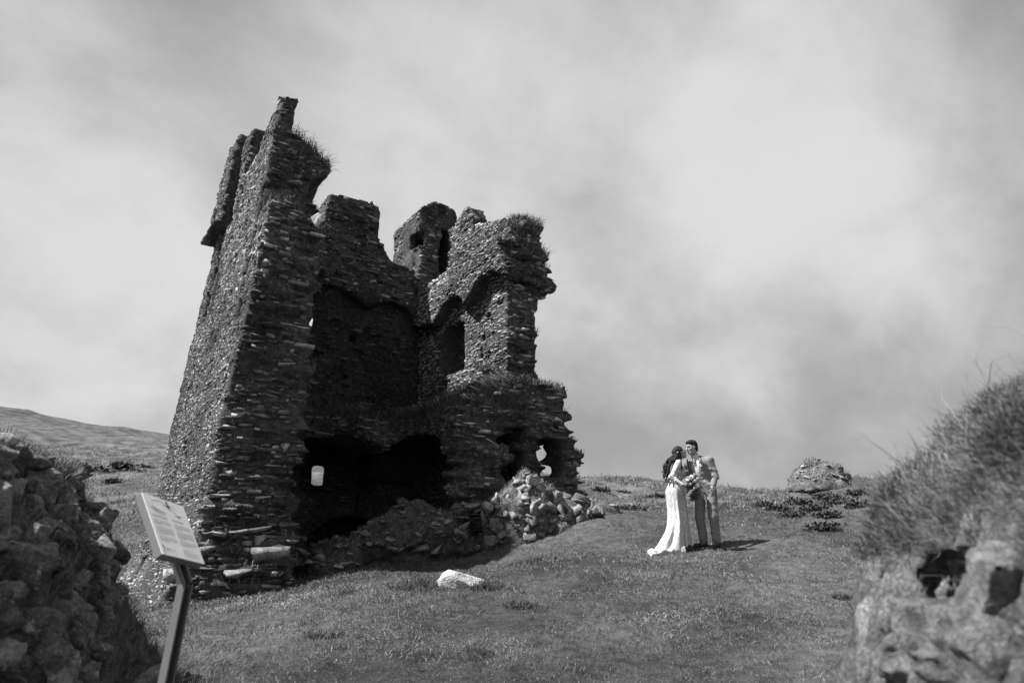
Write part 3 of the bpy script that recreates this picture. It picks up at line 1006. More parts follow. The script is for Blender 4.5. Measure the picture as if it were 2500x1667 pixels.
vis = []
for i, st in enumerate(stones):
    c = st[4]
    vis.append(shown(st[0], c) * (1.0 if (c - t2w([[0, 0, 0]])[0]) @ np.array([E_R[0], E_R[1], 0]) < 7.2 else 0.05))
order = np.argsort(-np.array(vis))
single = set(order[:300].tolist())
rest = {k: [] for k in range(7)}
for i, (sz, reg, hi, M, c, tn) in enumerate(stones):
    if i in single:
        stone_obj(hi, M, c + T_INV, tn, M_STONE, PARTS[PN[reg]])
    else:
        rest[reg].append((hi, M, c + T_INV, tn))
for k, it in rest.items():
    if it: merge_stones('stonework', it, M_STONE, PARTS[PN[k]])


# ---- grass growing on the ledges and wall heads
def tower_grass():
    rng = np.random.default_rng(5)
    P3 = TV[TQ]
    nrm = np.cross(P3[:, 2] - P3[:, 0], P3[:, 3] - P3[:, 1])
    area = np.linalg.norm(nrm, axis=1) / 2
    nrm = nrm / np.maximum(np.linalg.norm(nrm, axis=1, keepdims=True), 1e-9)
    c = fc
    zones = [   # t0 t1 s0 s1 z0 z1  density  length
        (0.30, 1.6, 0.0, 1.3, 7.4, 9.4, 900, 0.22), (0.4, 1.9, 1.0, 2.6, 8.9, 10.75, 1300, 0.18), (0.75, 2.1, 1.3, 3.2, 10.5, 11.6, 1500, 0.34),
        (6.1, 7.5, -0.2, 1.5, 8.9, 10.6, 1300, 0.26), (4.9, 7.6, -0.8, 1.0, 5.0, 6.1, 1300, 0.2), (1.5, 6.2, -0.6, 3.6, 4.5, 5.6, 1100, 0.30),
        (1.4, 3.2, 2.8, 5.2, 4.8, 6.6, 500, 0.22), (7.15, 7.6, 0.0, 1.0, 6.8, 7.2, 2500, 0.2), (4.3, 6, -0.7, 0.3, 4.2, 5.2, 900, 0.2), (6.9, 7.9, -0.8, 0.5, 4.0, 4.4, 1000, 0.12),
        (-0.6, 1.5, -0.6, 0.4, 1.0, 2.2, 300, 0.16), (2.5, 6.0, 4.7, 5.6, 10.2, 10.6, 200, 0.12)]
    PP = []; LL = []; HG = []
    for (t0, t1, s0, s1, z0, z1, den, L) in zones:
        m = (c[:, 0] > t0) & (c[:, 0] < t1) & (c[:, 1] > s0) & (c[:, 1] < s1) & (c[:, 2] > z0) & (c[:, 2] < z1) & (nrm[:, 2] > 0.35)
        ids = np.nonzero(m)[0]
        if not len(ids): continue
        patch = noise3(c[ids], 2.6, 77)
        n = rng.poisson(np.clip(area[ids] * den * np.clip(0.9 + 1.3 * patch, 0.05, 2.2), 0, 60))
        ii = np.repeat(ids, n)
        u, v = rng.random(len(ii))[:, None], rng.random(len(ii))[:, None]
        q = P3[ii]
        P = (q[:, 0] * (1 - u) + q[:, 1] * u) * (1 - v) + (q[:, 3] * (1 - u) + q[:, 2] * u) * v
        PP.append(P); LL.append(L * (0.45 + 0.9 * rng.random(len(ii)))); HG.append(np.full(len(ii), 1.0))
    P = np.concatenate(PP); L = np.concatenate(LL)
    n = len(P)
    N = np.tile([0, 0, 1.0], (n, 1)) + rng.normal(0, 0.28, (n, 3)); N /= np.linalg.norm(N, axis=1, keepdims=True)
    tone = np.clip(rng.normal(0.45, 0.25, n), 0, 1)
    lean = np.tile([0.45 * 0.57, -0.45 * 0.82, 0.0], (n, 1))
    blades('ledge_grass', t2w(P) + T_INV, N, L, np.full(n, 0.011), np.clip(rng.normal(0.75, 0.3, n), 0.1, 1.3), tone, M_DRY, tower, lean)
    # beards of grass hanging from the vault edge
    k = []
    for (t0, t1, s_, z_, m_) in ((3.9, 4.7, 1.5, 4.95, 1600), (4.6, 5.6, 0.4, 5.0, 900), (2.2, 3.6, 2.4, 4.9, 500), (5.0, 5.6, -0.35, 4.9, 300)):
        for _ in range(m_):
            tt = t0 + (t1 - t0) * rng.random()
            hit, nn, fi, di = T_BVH.ray_cast(Vector((tt, s_ + rng.normal(0, 0.3), 7.5)), Vector((0, 0, -1)), 4)
            if hit is not None and hit.z < 5.6: k.append(np.array(hit))
    if k:
        P = np.array(k); n = len(P)
        N = np.tile([0.0, 0, 1], (n, 1)) + np.tile([0.57, -0.82, 0], (n, 1)) * 0.4
        N += rng.normal(0, 0.2, N.shape); N /= np.linalg.norm(N, axis=1, keepdims=True)
        lean = np.tile([0.57 * 3, -0.82 * 3, -0.6], (n, 1))
        blades('hanging_grass', t2w(P) + T_INV, N, 0.3 + 0.3 * rng.random(n), np.full(n, 0.010), np.clip(rng.normal(1.5, 0.2, n), 1, 2.0),
               np.clip(rng.normal(0.6, 0.25, n), 0, 1), M_DRY, tower, lean)


tower_grass()

# ================================================================== scattering blades over a mesh
def scatter(V, Q, density, rng, nz=0.2, patch=2.5, pseed=1, clip=80):
    P3 = V[Q]
    nr = np.cross(P3[:, 2] - P3[:, 0], P3[:, 3] - P3[:, 1])
    area = np.linalg.norm(nr, axis=1) / 2
    nr = nr / np.maximum(np.linalg.norm(nr, axis=1, keepdims=True), 1e-9)
    c = P3.mean(1)
    den = density(c, nr) * np.clip(1.0 + 1.0 * noise3(c, patch, pseed), 0.1, 2)
    n = rng.poisson(np.clip(area * den * (nr[:, 2] > nz), 0, clip))
    ii = np.repeat(np.arange(len(Q)), n)
    u, v = rng.random(len(ii))[:, None], rng.random(len(ii))[:, None]
    q = P3[ii]
    return (q[:, 0] * (1 - u) + q[:, 1] * u) * (1 - v) + (q[:, 3] * (1 - u) + q[:, 2] * u) * v, nr[ii]


def place_rock(name, k, c, size, rot, parent=None, mat=None, me=None):
    o = bpy.data.objects.new(name, me or ROCKS[k % len(ROCKS)])
    COL.objects.link(o)
    o.parent = parent
    o.matrix_local = Matrix.Translation(Vector(c)) @ rot.to_matrix().to_4x4() @ Matrix.Diagonal((*size, 1))
    return o


def eul(x, y, z):
    from mathutils import Euler
    return Euler((x, y, z))


# ================================================================== rubble in front of the tower
def rubble_heap():
    rng = np.random.default_rng(21)
    base = np.array([0.45, 14.25, gz(0.45, 14.0)])
    root = empty('rubble_heap', tuple(base))
    tag(root, 'sunlit heap of pale fallen masonry with grass, below the right-hand slit windows', 'rubble heap')
    F = Field((-1.5, 13.0, 1.2), (2.6, 16.2, 4.0), 0.05)
    F.put((-1.5, 13, 1.2), (2.6, 16.2, 4), lambda X, Y, Z: (np.sqrt(((X - 0.28) / 0.95) ** 2 + ((Y - 14.35) / 0.75) ** 2 + ((Z - 1.95) / 1.38) ** 2) - 1) * 0.8)
    F.put((-1.5, 13, 1.2), (2.6, 16.2, 4), lambda X, Y, Z: (np.sqrt(((X - 1.05) / 0.95) ** 2 + ((Y - 14.75) / 0.7) ** 2 + ((Z - 2.2) / 0.80) ** 2) - 1) * 0.7, 0.15)
    F.put((-1.5, 13, 1.2), (2.6, 16.2, 4), lambda X, Y, Z: (np.sqrt(((X - 1.75) / 0.6) ** 2 + ((Y - 14.9) / 0.5) ** 2 + ((Z - 2.5) / 0.36) ** 2) - 1) * 0.5, 0.1)
    F.noise((0.45, 0.45, 0.35), 0.11, 31); F.noise((0.16, 0.16, 0.12), 0.05, 32)
    V, Q = surface_nets(F.d, F.lo, F.h)
    me = np_mesh('masonry_core', V - base, Q, None, {'tone': np.full(len(V), 0.9)}, smooth=True)
    obj('masonry_core', me, M_CORE, root)
    bv = BVHTree.FromPolygons([tuple(p) for p in V.tolist()], Q.tolist())
    cp = Vector((-0.6, 2.0, 4.5))
    n = 0
    for _ in range(900):
        if n >= 150: break
        tgt = Vector((rng.uniform(-0.7, 2.3), rng.uniform(13.6, 15.2), rng.uniform(1.8, 3.4)))
        hit, nr, fi, di = bv.ray_cast(cp, (tgt - cp).normalized(), 30)
        if hit is None: continue
        sz = 0.06 + 0.17 * rng.random() ** 2.2
        r = nr.to_track_quat('Z', 'Y').to_matrix().to_euler()
        q = Matrix.Rotation(rng.uniform(0, 6.28), 3, nr) @ nr.to_track_quat('Z', 'Y').to_matrix()
        q = q @ eul(rng.normal(0, .4), rng.normal(0, .4), 0).to_matrix()
        M = np.array(q) @ np.diag([sz * 1.5, sz, sz * 0.6])
        stone_obj(int(rng.integers(0, 36)), M, np.array(hit) - base + np.array(nr) * sz * 0.12, float(rng.choice([0.6, 0.8, 0.98, 0.98])), M_FIELD, root)
        n += 1
    for (x, y, z, sx, sy, sz, a, k) in ((0.42, 13.95, 3.18, .32, .2, .26, .3, 4), (-0.48, 13.8, 2.68, .26, .2, .2, .5, 9), (-0.40, 13.55, 2.02, .28, .2, .22, -.2, 4),
                                        (0.85, 14.2, 2.95, .62, .3, .16, .5, 7), (1.0, 14.15, 2.72, .6, .3, .15, .55, 9), (0.62, 14.0, 3.05, .4, .2, .2, .6, 3),
                                        (1.02, 14.0, 2.47, .34, .3, .14, .1, 4), (1.35, 14.3, 2.62, .5, .26, .13, .6, 7), (-0.28, 13.7, 2.3, .3, .26, .3, -.9, 2),
                                        (0.15, 13.65, 2.25, .5, .2, .15, .6, 5), (1.75, 14.6, 2.62, .32, .3, .3, .2, 9), (1.65, 14.4, 2.60, .5, .3, .07, .15, 4), (2.05, 14.6, 2.52, .4, .3, .08, .3, 3)):
        place_rock('stone', k, np.array((x, y, z)) - base, (sx, sy, sz), eul(rng.normal(0, .2), a, rng.normal(0, .4)), root)
    P, N = scatter(V, Q, lambda c, n: 800.0 * (n[:, 2] > -0.1) * (c[:, 0] < 1.0), rng, -0.1, 2.2, 4)
    m = len(P)
    Nn = N * 0.4 + np.array([0, 0, .7]) + rng.normal(0, .25, N.shape); Nn /= np.linalg.norm(Nn, axis=1, keepdims=True)
    blades('tuft_grass', P - base, Nn, 0.05 + .08 * rng.random(m), np.full(m, 0.006), np.clip(rng.normal(.6, .3, m), .1, 1.2), np.clip(rng.normal(.55, .22, m), 0, 1), M_GRASS, root)


rubble_heap()


def mound(name, label, cat, c, r, seed, n_st, tone, grass=250, sized=(0.08, 0.3), gm=None):
    rng = np.random.default_rng(seed)
    z0 = gz(c[0], c[1])
    base = np.array([c[0], c[1], z0])
    root = empty(name, tuple(base)); tag(root, label, cat)
    lo = base - np.array([r[0] * 1.5, r[1] * 1.5, r[2] * .6 + (.3 if gm else 0)]); hi = base + np.array([r[0] * 1.5, r[1] * 1.5, r[2] * 1.7])
    F = Field(lo, hi, 0.05)
    rx, ry, rz = r
    if gm:      # a dome growing out of the slope, no undercut
        F.put(lo, hi, lambda X, Y, Z: np.maximum(((Z - base[2]) - rz * (1.0 - (((X - base[0]) / rx) ** 2 + ((Y - base[1]) / ry) ** 2) ** 1.3)) * .55, base[2] - .45 * rz - .1 - Z), m=0)
    else:
        F.put(lo, hi, lambda X, Y, Z: (np.sqrt(((X - base[0]) / rx) ** 2 + ((Y - base[1]) / ry) ** 2 + ((Z - base[2]) / rz) ** 2) - 1) * min(r), m=0)
    F.noise((0.5, 0.5, 0.3), 0.20 if gm else 0.16, seed); F.noise((0.2, 0.2, 0.14), 0.09 if gm else 0.07, seed + 1)
    V, Q = surface_nets(F.d, F.lo, F.h)
    obj('earth_core', np_mesh('earth_core', V - base, Q, None, {'tone': np.full(len(V), tone)}, smooth=True), M_CORE, root)
    bv = BVHTree.FromPolygons([tuple(p) for p in V.tolist()], Q.tolist())
    n = 0
    for _ in range(600):
        if n >= n_st: break
        tgt = Vector((rng.uniform(lo[0], hi[0]), base[1], rng.uniform(base[2], hi[2])))
        o_ = Vector((0, 0, 2.2))
        hit, nr, fi, di = bv.ray_cast(o_, (tgt - o_).normalized(), 40)
        if hit is None: continue
        s_ = sized[0] + (sized[1] - sized[0]) * rng.random() ** 2
        M = np.array(eul(rng.normal(0, .25), rng.normal(0, .3), rng.uniform(0, 3)).to_matrix()) @ np.diag([s_ * 1.6, s_ * 1.1, s_ * .55])
        stone_obj(int(rng.integers(0, 36)), M, np.array(hit) - base, float(rng.random()), M_FIELD, root); n += 1
    P, N = scatter(V, Q, lambda c_, n_: np.full(len(c_), grass), rng, 0.15, 3.0, seed)
    m = len(P)
    Nn = N * 0.4 + np.array([0, 0, .8]) + rng.normal(0, .25, N.shape); Nn /= np.linalg.norm(Nn, axis=1, keepdims=True)
    blades('tuft_grass', P - base, Nn, (0.08 + .12 * rng.random(m)) * .55, np.full(m, 0.009), np.clip(rng.normal(.6, .3, m), .1, 1.2), np.clip(rng.normal(.45, .25, m) + (.3 if gm else 0), 0, 1.2), gm or M_GRASS, root)
    return root


mound('rubble_mound', 'dark grassy mound of fallen slabs inside the open front of the tower', 'rubble mound', (-1.95, 14.0), (1.25, 0.7, 0.85), 51, 45, 0.4, 500)
mound('rubble_mound', 'low dark lump of fallen masonry beside the foot of the left wall', 'rubble mound', (-3.35, 13.7), (0.75, 0.5, 0.5), 52, 22, 0.35, 250)
mound('stony_knoll', 'grass-topped stony knoll on the bank to the right of the couple', 'knoll', (7.66, 17.2), (0.66, 0.7, 0.43), 53, 20, 1.2, 600, (0.05, 0.13), M_DRY)
mound('turf_hummock', 'small flat turf hummock with a pale stone on the bank crest', 'hummock', (10.3, 18.0), (0.5, 0.5, 0.16), 54, 8, 1.0, 1200, (0.06, 0.16), M_DRY)

# pale boulder lying in the lawn
bx, by = -0.72, 10.1
bme = rock_mesh('white_boulder', 877, 0.035, 15, 0.022, 0.8)
bo = obj('white_boulder', bme, M_WHITE, None)
bo.matrix_world = Matrix.Translation((bx, by, gz(bx, by) + 0.045)) @ eul(0.12, 0.10, 0.15).to_matrix().to_4x4() @ Matrix.Diagonal((0.66, 0.44, 0.31, 1))
tag(bo, 'white boulder half sunk in the lawn in front of the tower', 'boulder')
# small stones in the grass below the left field wall
for k, (x, y, s_, lab) in enumerate(((-2.30, 5.35, .17, 'flat pale stone lying on the slope just below the field wall end'), (-2.05, 5.6, .12, 'small light stone in shaded grass, uppermost of the line leading to the sign'),
                                    (-1.98, 4.95, .10, 'little pale stone in the shaded grass left of the signpost'), (-1.92, 4.75, .20, 'long pale stone in shaded grass close to the signpost'),
                                    (-1.98, 4.62, .09, 'small pale stone just below the long one by the signpost'), (-2.62, 5.5, .32, 'broad grey slab leaning at the foot of the field wall end'))):
    place_rock('loose_stone', 3 + k, (x, y, gz(x, y) + s_ * .16), (s_ * 1.3, s_, s_ * .55), eul(.1 * k, .1, k))
    tag(bpy.context.scene.objects[-1] if False else COL.objects[-1], lab, 'stone')


# ================================================================== field wall, front left
def field_wall():
    rng = np.random.default_rng(61)
    base = np.array([-3.1, 5.0, gz(-3.1, 5.0)])
    root = empty('field_wall', tuple(base))
    tag(root, 'shaded broken end of a dry stone wall topped with grass, at the left edge', 'stone wall')
    lo = np.array([-5.2, 3.4, 0.2]); hi = np.array([-1.9, 7.2, 2.75])
    F = Field(lo, hi, 0.045)
    X, Y, Z = F.ax[0][:, None, None], F.ax[1][None, :, None], F.ax[2][None, None, :]
    xr = np.interp(F.ax[2], [0.2, 0.8, 1.2, 1.45, 1.65, 1.85, 2.0, 2.2, 2.33, 2.45], [-2.5, -2.66, -2.88, -3.00, -3.04, -3.16, -3.34, -3.42, -3.52, -3.7])[None, None, :]
    d = np.maximum(X - xr + 0.18 * (Y - 4.7), (4.72 + 0.5 * (X + 2.7)) - Y - 0.10 * (2.0 - Z))
    d = np.maximum(d, Y - 6.3 - 0.5 * (X + 2.7))
    d = np.maximum(d, Z - (2.34 + 0.05 * np.sin(X * 7)))
    F.d = d.astype(np.float32)
    F.noise((0.35, 0.35, 0.28), 0.11, 62); F.noise((0.13, 0.13, 0.1), 0.05, 63)
    V, Q = surface_nets(F.d, F.lo, F.h)
    obj('wall_core', np_mesh('wall_core', V - base, Q, None, {'tone': np.full(len(V), 0.4)}, smooth=True), M_CORE, root)
    bv = BVHTree.FromPolygons([tuple(p) for p in V.tolist()], Q.tolist())
    o_ = Vector((0, 0, 1.5))
    pts = []
    fixed = ((-3.28, 2.38, .24, .22, 9, 0.0), (-3.10, 2.31, .22, .20, 4, 0.1), (-3.52, 2.33, .26, .18, 3, 0.2), (-2.93, 2.10, .20, .10, 9, -0.3), (-2.72, 1.80, .20, .30, 4, 0.35),
             (-2.66, 1.60, .22, .24, 7, 0.6), (-2.98, 1.93, .18, .26, 2, 0.1), (-2.98, 1.72, .28, .18, 5, 0.15), (-3.40, 1.88, .14, .42, 7, 0.0), (-3.55, 1.6, .16, .45, 8, 0.05),
             (-3.13, 1.58, .32, .25, 3, 0.3), (-2.88, 1.42, .16, .28, 5, 0.2), (-3.22, 2.05, .16, .24, 6, -.1), (-2.62, 1.32, .34, .26, 8, 0.1), (-2.95, 1.18, .26, .2, 2, 0), (-3.30, 1.25, .3, .35, 0, .1), (-3.60, 1.25, .3, .3, 5, .1))
    for (x, z, sx, sz, k, a) in fixed:
        x -= 0.07
        hit, nr, fi, di = bv.ray_cast(o_, (Vector((x, 4.7, z)) - o_).normalized(), 12)
        if hit is None: continue
        c = np.array(hit) + np.array([0.01, 0.05, 0.0])
        place_rock('stone', k, c - base, (sx, 0.24, sz), eul(rng.normal(0, .15), a, rng.normal(.4, .2)), root, me=ROCKS_D[k] if z < 2.2 else None)
        pts.append(np.array(hit))
    for _ in range(700):
        if len(pts) > 120: break
        x, z = rng.uniform(-4.1, -2.6), rng.uniform(0.75, 2.3)
        hit, nr, fi, di = bv.ray_cast(o_, (Vector((x, 4.7, z)) - o_).normalized(), 12)
        if hit is None: continue
        if min(np.linalg.norm(p - np.array(hit)) for p in pts) < 0.115: continue
        s_ = 0.07 + 0.15 * rng.random()
        place_rock('stone', int(rng.integers(0, 10)), np.array(hit) - base, (s_ * rng.uniform(.8, 1.6), s_, s_ * rng.uniform(.6, 1.7)), eul(rng.normal(0, .3), rng.normal(0, .35), rng.normal(.4, .4)), root, me=ROCKS_D[int(rng.integers(0, 10))])
        pts.append(np.array(hit))
    P, N = scatter(V, Q, lambda c, n: np.where(c[:, 2] > 2.0, 2600.0, 1500.0), rng, 0.3, 3.0, 6)
    m = len(P)
    Nn = np.array([0, 0, .9]) + N * .3 + rng.normal(0, .25, N.shape); Nn /= np.linalg.norm(Nn, axis=1, keepdims=True)
    blades('wall_grass', P - base, Nn, 0.06 + .10 * rng.random(m), np.full(m, 0.0032), np.clip(rng.normal(.6, .35, m), .1, 1.5), np.clip(rng.normal(.5, .25, m), 0, 1), M_DRY, root)


field_wall()


# ================================================================== overgrown bank, close on the right
def near_bank():
    rng = np.random.default_rng(71)
    base = np.array([2.2, 2.7, 0.4])
    root = empty('overgrown_bank', tuple(base))
    tag(root, 'steep out-of-focus bank of long grass over exposed rock, at the right edge', 'bank')
    lo = np.array([0.6, 1.0, 0.0]); hi = np.array([4.6, 5.4, 3.5])
    F = Field(lo, hi, 0.045)
    X, Y, Z = F.ax[0][:, None, None], F.ax[1][None, :, None], F.ax[2][None, None, :]
    zb = np.interp(F.ax[0], [0.7, 1.06, 1.22, 1.32, 1.46, 1.60, 1.70, 1.84, 2.06, 2.6, 3.4, 4.6], [-0.5, 0.2, 0.80, 1.15, 1.42, 1.63, 1.82, 2.00, 2.18, 2.44, 2.7, 2.8])[:, None, None]
    d = (Z - zb) * 0.6
    d = np.maximum(d, 1.5 + 0.15 * X - Y)
    d = np.maximum(d, (Y - 3.0 - 0.12 * X) * 0.8)
    e = (np.sqrt(((X - 3.08) / 0.60) ** 2 + ((Y - 4.15) / 0.9) ** 2 + ((Z - 0.85) / 0.80) ** 2) - 1) * 0.6
    k = 0.25
    hh = np.clip(0.5 + 0.5 * (d - e) / k, 0, 1)
    d = d * (1 - hh) + e * hh - k * hh * (1 - hh)
    F.d = d.astype(np.float32)
    F.ell((1.61, 2.5, 1.40), (.12, .35, .19), .03, 'sub'); F.ell((1.52, 2.4, 1.26), (.05, .3, .18), .03, 'sub')
    F.noise((0.45, 0.45, 0.4), 0.10, 72); F.noise((0.16, 0.16, 0.2), 0.04, 73)
    V, Q = surface_nets(F.d, F.lo, F.h)
    obj('earth_core', np_mesh('earth_core', V - base, Q, None, {'tone': np.full(len(V), 0.6)}, smooth=True), M_CORE, root)
    bv = BVHTree.FromPolygons([tuple(p) for p in V.tolist()], Q.tolist())
    o_ = Vector((0, 0, 1.5))
    # exposed stones: where seen at 2.6 m away (x, z), size, rock, tilt
    for (x, z, sx, sy, sz, k_, a) in (
            (1.25, 1.31, 0.10, 0.17, 0.25, 4, 0.1), (1.36, 1.35, 0.20, 0.20, 0.28, 2, 0.15), (1.46, 1.26, 0.26, 0.22, 0.31, 8, 0.1), (1.55, 1.43, 0.10, 0.15, 0.21, 4, 0.35),
            (1.69, 1.33, 0.12, 0.14, 0.20, 9, 0.2), (1.68, 1.64, 0.10, 0.12, 0.17, 4, 0.4), (1.61, 1.54, 0.18, 0.13, 0.07, 4, -0.5), (1.78, 1.42, 0.21, 0.25, 0.36, 3, 0.2),
            (1.67, 1.20, 0.35, 0.24, 0.30, 7, 0.1), (1.35, 1.18, 0.31, 0.22, 0.20, 2, 0.1), (1.52, 1.15, 0.28, 0.20, 0.18, 8, 0), (1.86, 1.60, 0.15, 0.19, 0.26, 5, 0.3),
            (1.24, 1.17, 0.13, 0.10, 0.15, 9, 0), (1.36, 1.49, 0.10, 0.08, 0.12, 6, 0.2), (1.77, 1.56, 0.10, 0.14, 0.20, 6, 0.3), (1.45, 1.06, .3, .2, .16, 2, .1)):
        hit, nr, fi, di = bv.ray_cast(o_, (Vector((x, 2.6, z)) - o_).normalized(), 12)
        if hit is None: continue
        place_rock('stone', k_, np.array(hit) - base + np.array([.25 * sx, .25 * sy, 0]), (sx, sy * 1.1, sz), eul(rng.normal(0, .1), a, rng.normal(0, .3)), root, me=ROCKS_B[k_])
    def den(c, n):
        zz_ = np.interp(c[:, 0], [1.0, 1.25, 1.36, 1.5, 1.6, 1.75, 2.6], [1.40, 1.42, 1.46, 1.50, 1.58, 1.72, 1.95])
        return np.where(c[:, 2] > zz_, 12000.0, 700.0) + np.where(c[:, 1] > 3.2, 2500.0, 0.0)
    P, N = scatter(V, Q, den, rng, -0.3, 2.5, 8, 90)
    m = len(P)
    Nn = np.array([-0.05, -.1, .6]) + N * .45 + rng.normal(0, .50, N.shape); Nn /= np.linalg.norm(Nn, axis=1, keepdims=True)
    tn = np.clip(0.45 + 0.45 * noise3(P, 3.0, 9) + 0.3 * noise3(P, 9.0, 10) + rng.normal(0, .25, m), 0, 1.3)
    blades('bank_grass', P - base, Nn, 0.04 + .09 * rng.random(m) ** 1.5, np.full(m, 0.0022), np.clip(rng.normal(.7, .35, m), .1, 1.5), tn, M_DRY, root)
    # tall seeding stalks along the skyline
    st = []
    for _ in range(130):
        y = rng.uniform(2.0, 3.1); x = rng.uniform(1.3, 2.9)
        hit, nr, fi, di = bv.ray_cast(Vector((x, y, 4)), Vector((0, 0, -1)), 5)
        if hit is not None and hit.z > 1.55: st.append(np.array(hit))
    P = np.array(st); m = len(P)
    Nn = np.array([-.25, 0, .9]) + rng.normal(0, .2, P.shape); Nn /= np.linalg.norm(Nn, axis=1, keepdims=True)
    blades('grass_stalks', P - base, Nn, 0.22 + .2 * rng.random(m), np.full(m, 0.003), np.clip(rng.normal(.5, .3, m), 0, 1.2), np.full(m, .6), M_DRY, root)


near_bank()


# ================================================================== information board
M_PANEL = plain('panel_white', 0.82, 0.45, 0.3)
M_FRAME = plain('panel_grey', 0.16, 0.5, 0.4)
M_POST = plain('post_steel', 0.13, 0.55, 0.4, 9.0, 0.25)
M_INK = plain('print_ink', 0.12, 0.6, 0.2)
M_INK_L = plain('print_ink_grey', 0.30, 0.6, 0.2)
M_INK_D = plain('print_ink_dark', 0.05, 0.6, 0.2)


def info_board():
    px0, py0, pz0 = -1.965, 4.3, 1.561
    root = empty('information_board', (px0, py0, gz(px0, py0)))
    tag(root, 'tilted grey information board on a bent steel post beside the path', 'information sign')
    yaw = R(73.9); tilt = R(53.5)
    r = Vector((math.cos(yaw), math.sin(yaw), -0.146)).normalized()
    f = Vector((-math.sin(yaw), math.cos(yaw), 0))
    up = (f * math.cos(tilt) + Vector((0, 0, 1)) * math.sin(tilt)).normalized()
    n = r.cross(up).normalized(); up = n.cross(r)
    W, H = 0.374, 0.460
    C = Vector((px0, py0, pz0)) - root.location
    B = Matrix((r, up, n)).transposed().to_4x4(); B.translation = C       # panel space: x across, y up, z out
    PB = B @ Matrix.Diagonal((W / 0.892, H / 0.411, 1, 1))       # print space

    def prism(name, pts, z0, z1, m, parent=root, bevel=0.0, flat=False):
        bm = bmesh.new()
        lo = [bm.verts.new((x, y, z0)) for x, y in pts]; hi = [bm.verts.new((x, y, z1)) for x, y in pts]
        k = len(pts)
        bm.faces.new(hi); bm.faces.new(lo[::-1])
        for i in range(k): bm.faces.new((lo[i], lo[(i + 1) % k], hi[(i + 1) % k], hi[i]))
        if bevel: bmesh.ops.bevel(bm, geom=bm.edges, offset=bevel, segments=1, affect='EDGES')
        me = bpy.data.meshes.new(name); bm.to_mesh(me); bm.free()
        o = obj(name, me, m, parent); o.matrix_local = PB if flat else B
        return o
    prism('frame', [(-W / 2, 0), (W / 2, 0), (W / 2, H), (-W / 2, H)], -0.050, -0.004, M_FRAME, bevel=0.003)
    prism('panel', [(-W / 2 + .002, .003), (W / 2 - .002, .003), (W / 2 - .002, H - .002), (-W / 2 + .002, H - .002)], -0.0035, 0.0, M_PANEL)
    # running text: rows of word-long dashes, joined as one print
    rng = np.random.default_rng(4)
    V = []; Q = []

    def dash(x0, x1, y, h):
        i = len(V)
        V.extend([(x0, y, .0012), (x1, y, .0012), (x1, y + h, .0012), (x0, y + h, .0012)]); Q.append((i, i + 1, i + 2, i + 3))

    def row(x0, x1, y, h=.0030):
        x = x0
        while x < x1 - .01:
            l = rng.uniform(.012, .045); dash(x, min(x + l, x1), y, h); x += l + .005
    for cx in (-0.385, 0.035):
        y = 0.235
        for para in (4, 6, 4):
            for i in range(para):
                row(cx, cx + 0.36 * (1.0 if i < para - 1 else rng.uniform(.3, .7)), y); y -= .0092
            y -= .009
    for i, fr in enumerate((.9, .45, .98, .8, .98, .95)):
        row(.035, .035 + .36 * fr, 0.068 - i * .0085, .0024)
    me = np_mesh('body_text', np.array(V), np.array(Q))
    o = obj('body_text', me, M_INK_L, root); o.matrix_local = PB; tag(o, kind='stuff')

    def text(name, s, x, y, size, m, sx=1.0):
        cu = bpy.data.curves.new(name, 'FONT'); cu.body = s; cu.size = size; cu.extrude = 0
        t_ = bpy.data.objects.new('t', cu); COL.objects.link(t_)
        dg = bpy.context.evaluated_depsgraph_get(); dg.update()
        me = bpy.data.meshes.new_from_object(t_.evaluated_get(dg))
        bpy.data.objects.remove(t_)
        for v in me.vertices: v.co = Vector((v.co.x * sx + x, v.co.y + y, 0.0014))
        me.materials.clear()
        o = obj(name, me, m, root); o.matrix_local = PB
        return o
    text('heading', 'Caisleán Ráth Sheanáin', -0.385, 0.258, 0.026, M_INK, 1.30)
    text('heading', 'Rahinnane Castle', 0.035, 0.258, 0.026, M_INK, 1.30)
    text('logo_text', 'OPW', -0.335, 0.034, 0.026, M_INK, 1.5)
    text('logo_text', 'Oifig na nOibreacha Poiblí', -0.245, 0.046, 0.0085, M_INK_L, 1.3)
    text('logo_text', 'The Office of Public Works', -0.245, 0.034, 0.0085, M_INK_L, 1.3)
    # harp mark
    prism('harp_mark', [(-.385, .02), (-.372, .02), (-.355, .062), (-.362, .07), (-.385, .066), (-.379, .055), (-.368, .056), (-.378, .03)], .0005, .0014, M_INK, flat=True)

    # plan drawing of the ring fort: curved bands, hachures and the tower
    def band(pts, wd, name, m):
        V = []; Q = []
        pts = np.array(pts); t_ = np.gradient(pts, axis=0); t_ /= np.linalg.norm(t_, axis=1, keepdims=True)
        nn = np.stack([-t_[:, 1], t_[:, 0]], 1)
        ww = np.asarray(wd)[:, None] if hasattr(wd, '__len__') else wd
        a = pts + nn * ww / 2; b = pts - nn * ww / 2
        for i in range(len(pts)): V += [(*a[i], .0012), (*b[i], .0012)]
        Q = [(2 * i, 2 * i + 1, 2 * i + 3, 2 * i + 2) for i in range(len(pts) - 1)]
        o = obj(name, np_mesh(name, np.array(V), np.array(Q)), m, root); o.matrix_local = PB; return o

    def arc(cx, cy, rx, ry, a0, a1, n_=28):
        a = np.linspace(R(a0), R(a1), n_); j = rng.normal(0, .0012, (n_, 2))
        return np.stack([cx + rx * np.cos(a), cy + ry * np.sin(a)], 1) + j
    taper = np.sin(np.linspace(0.15, math.pi - .15, 28))
    band(arc(-.10, .342, .20, .036, 150, 290), .009 * taper, 'drawing', M_INK_D)
    band(arc(-.10, .342, .27, .052, 160, 285), .004 * taper, 'drawing', M_INK)
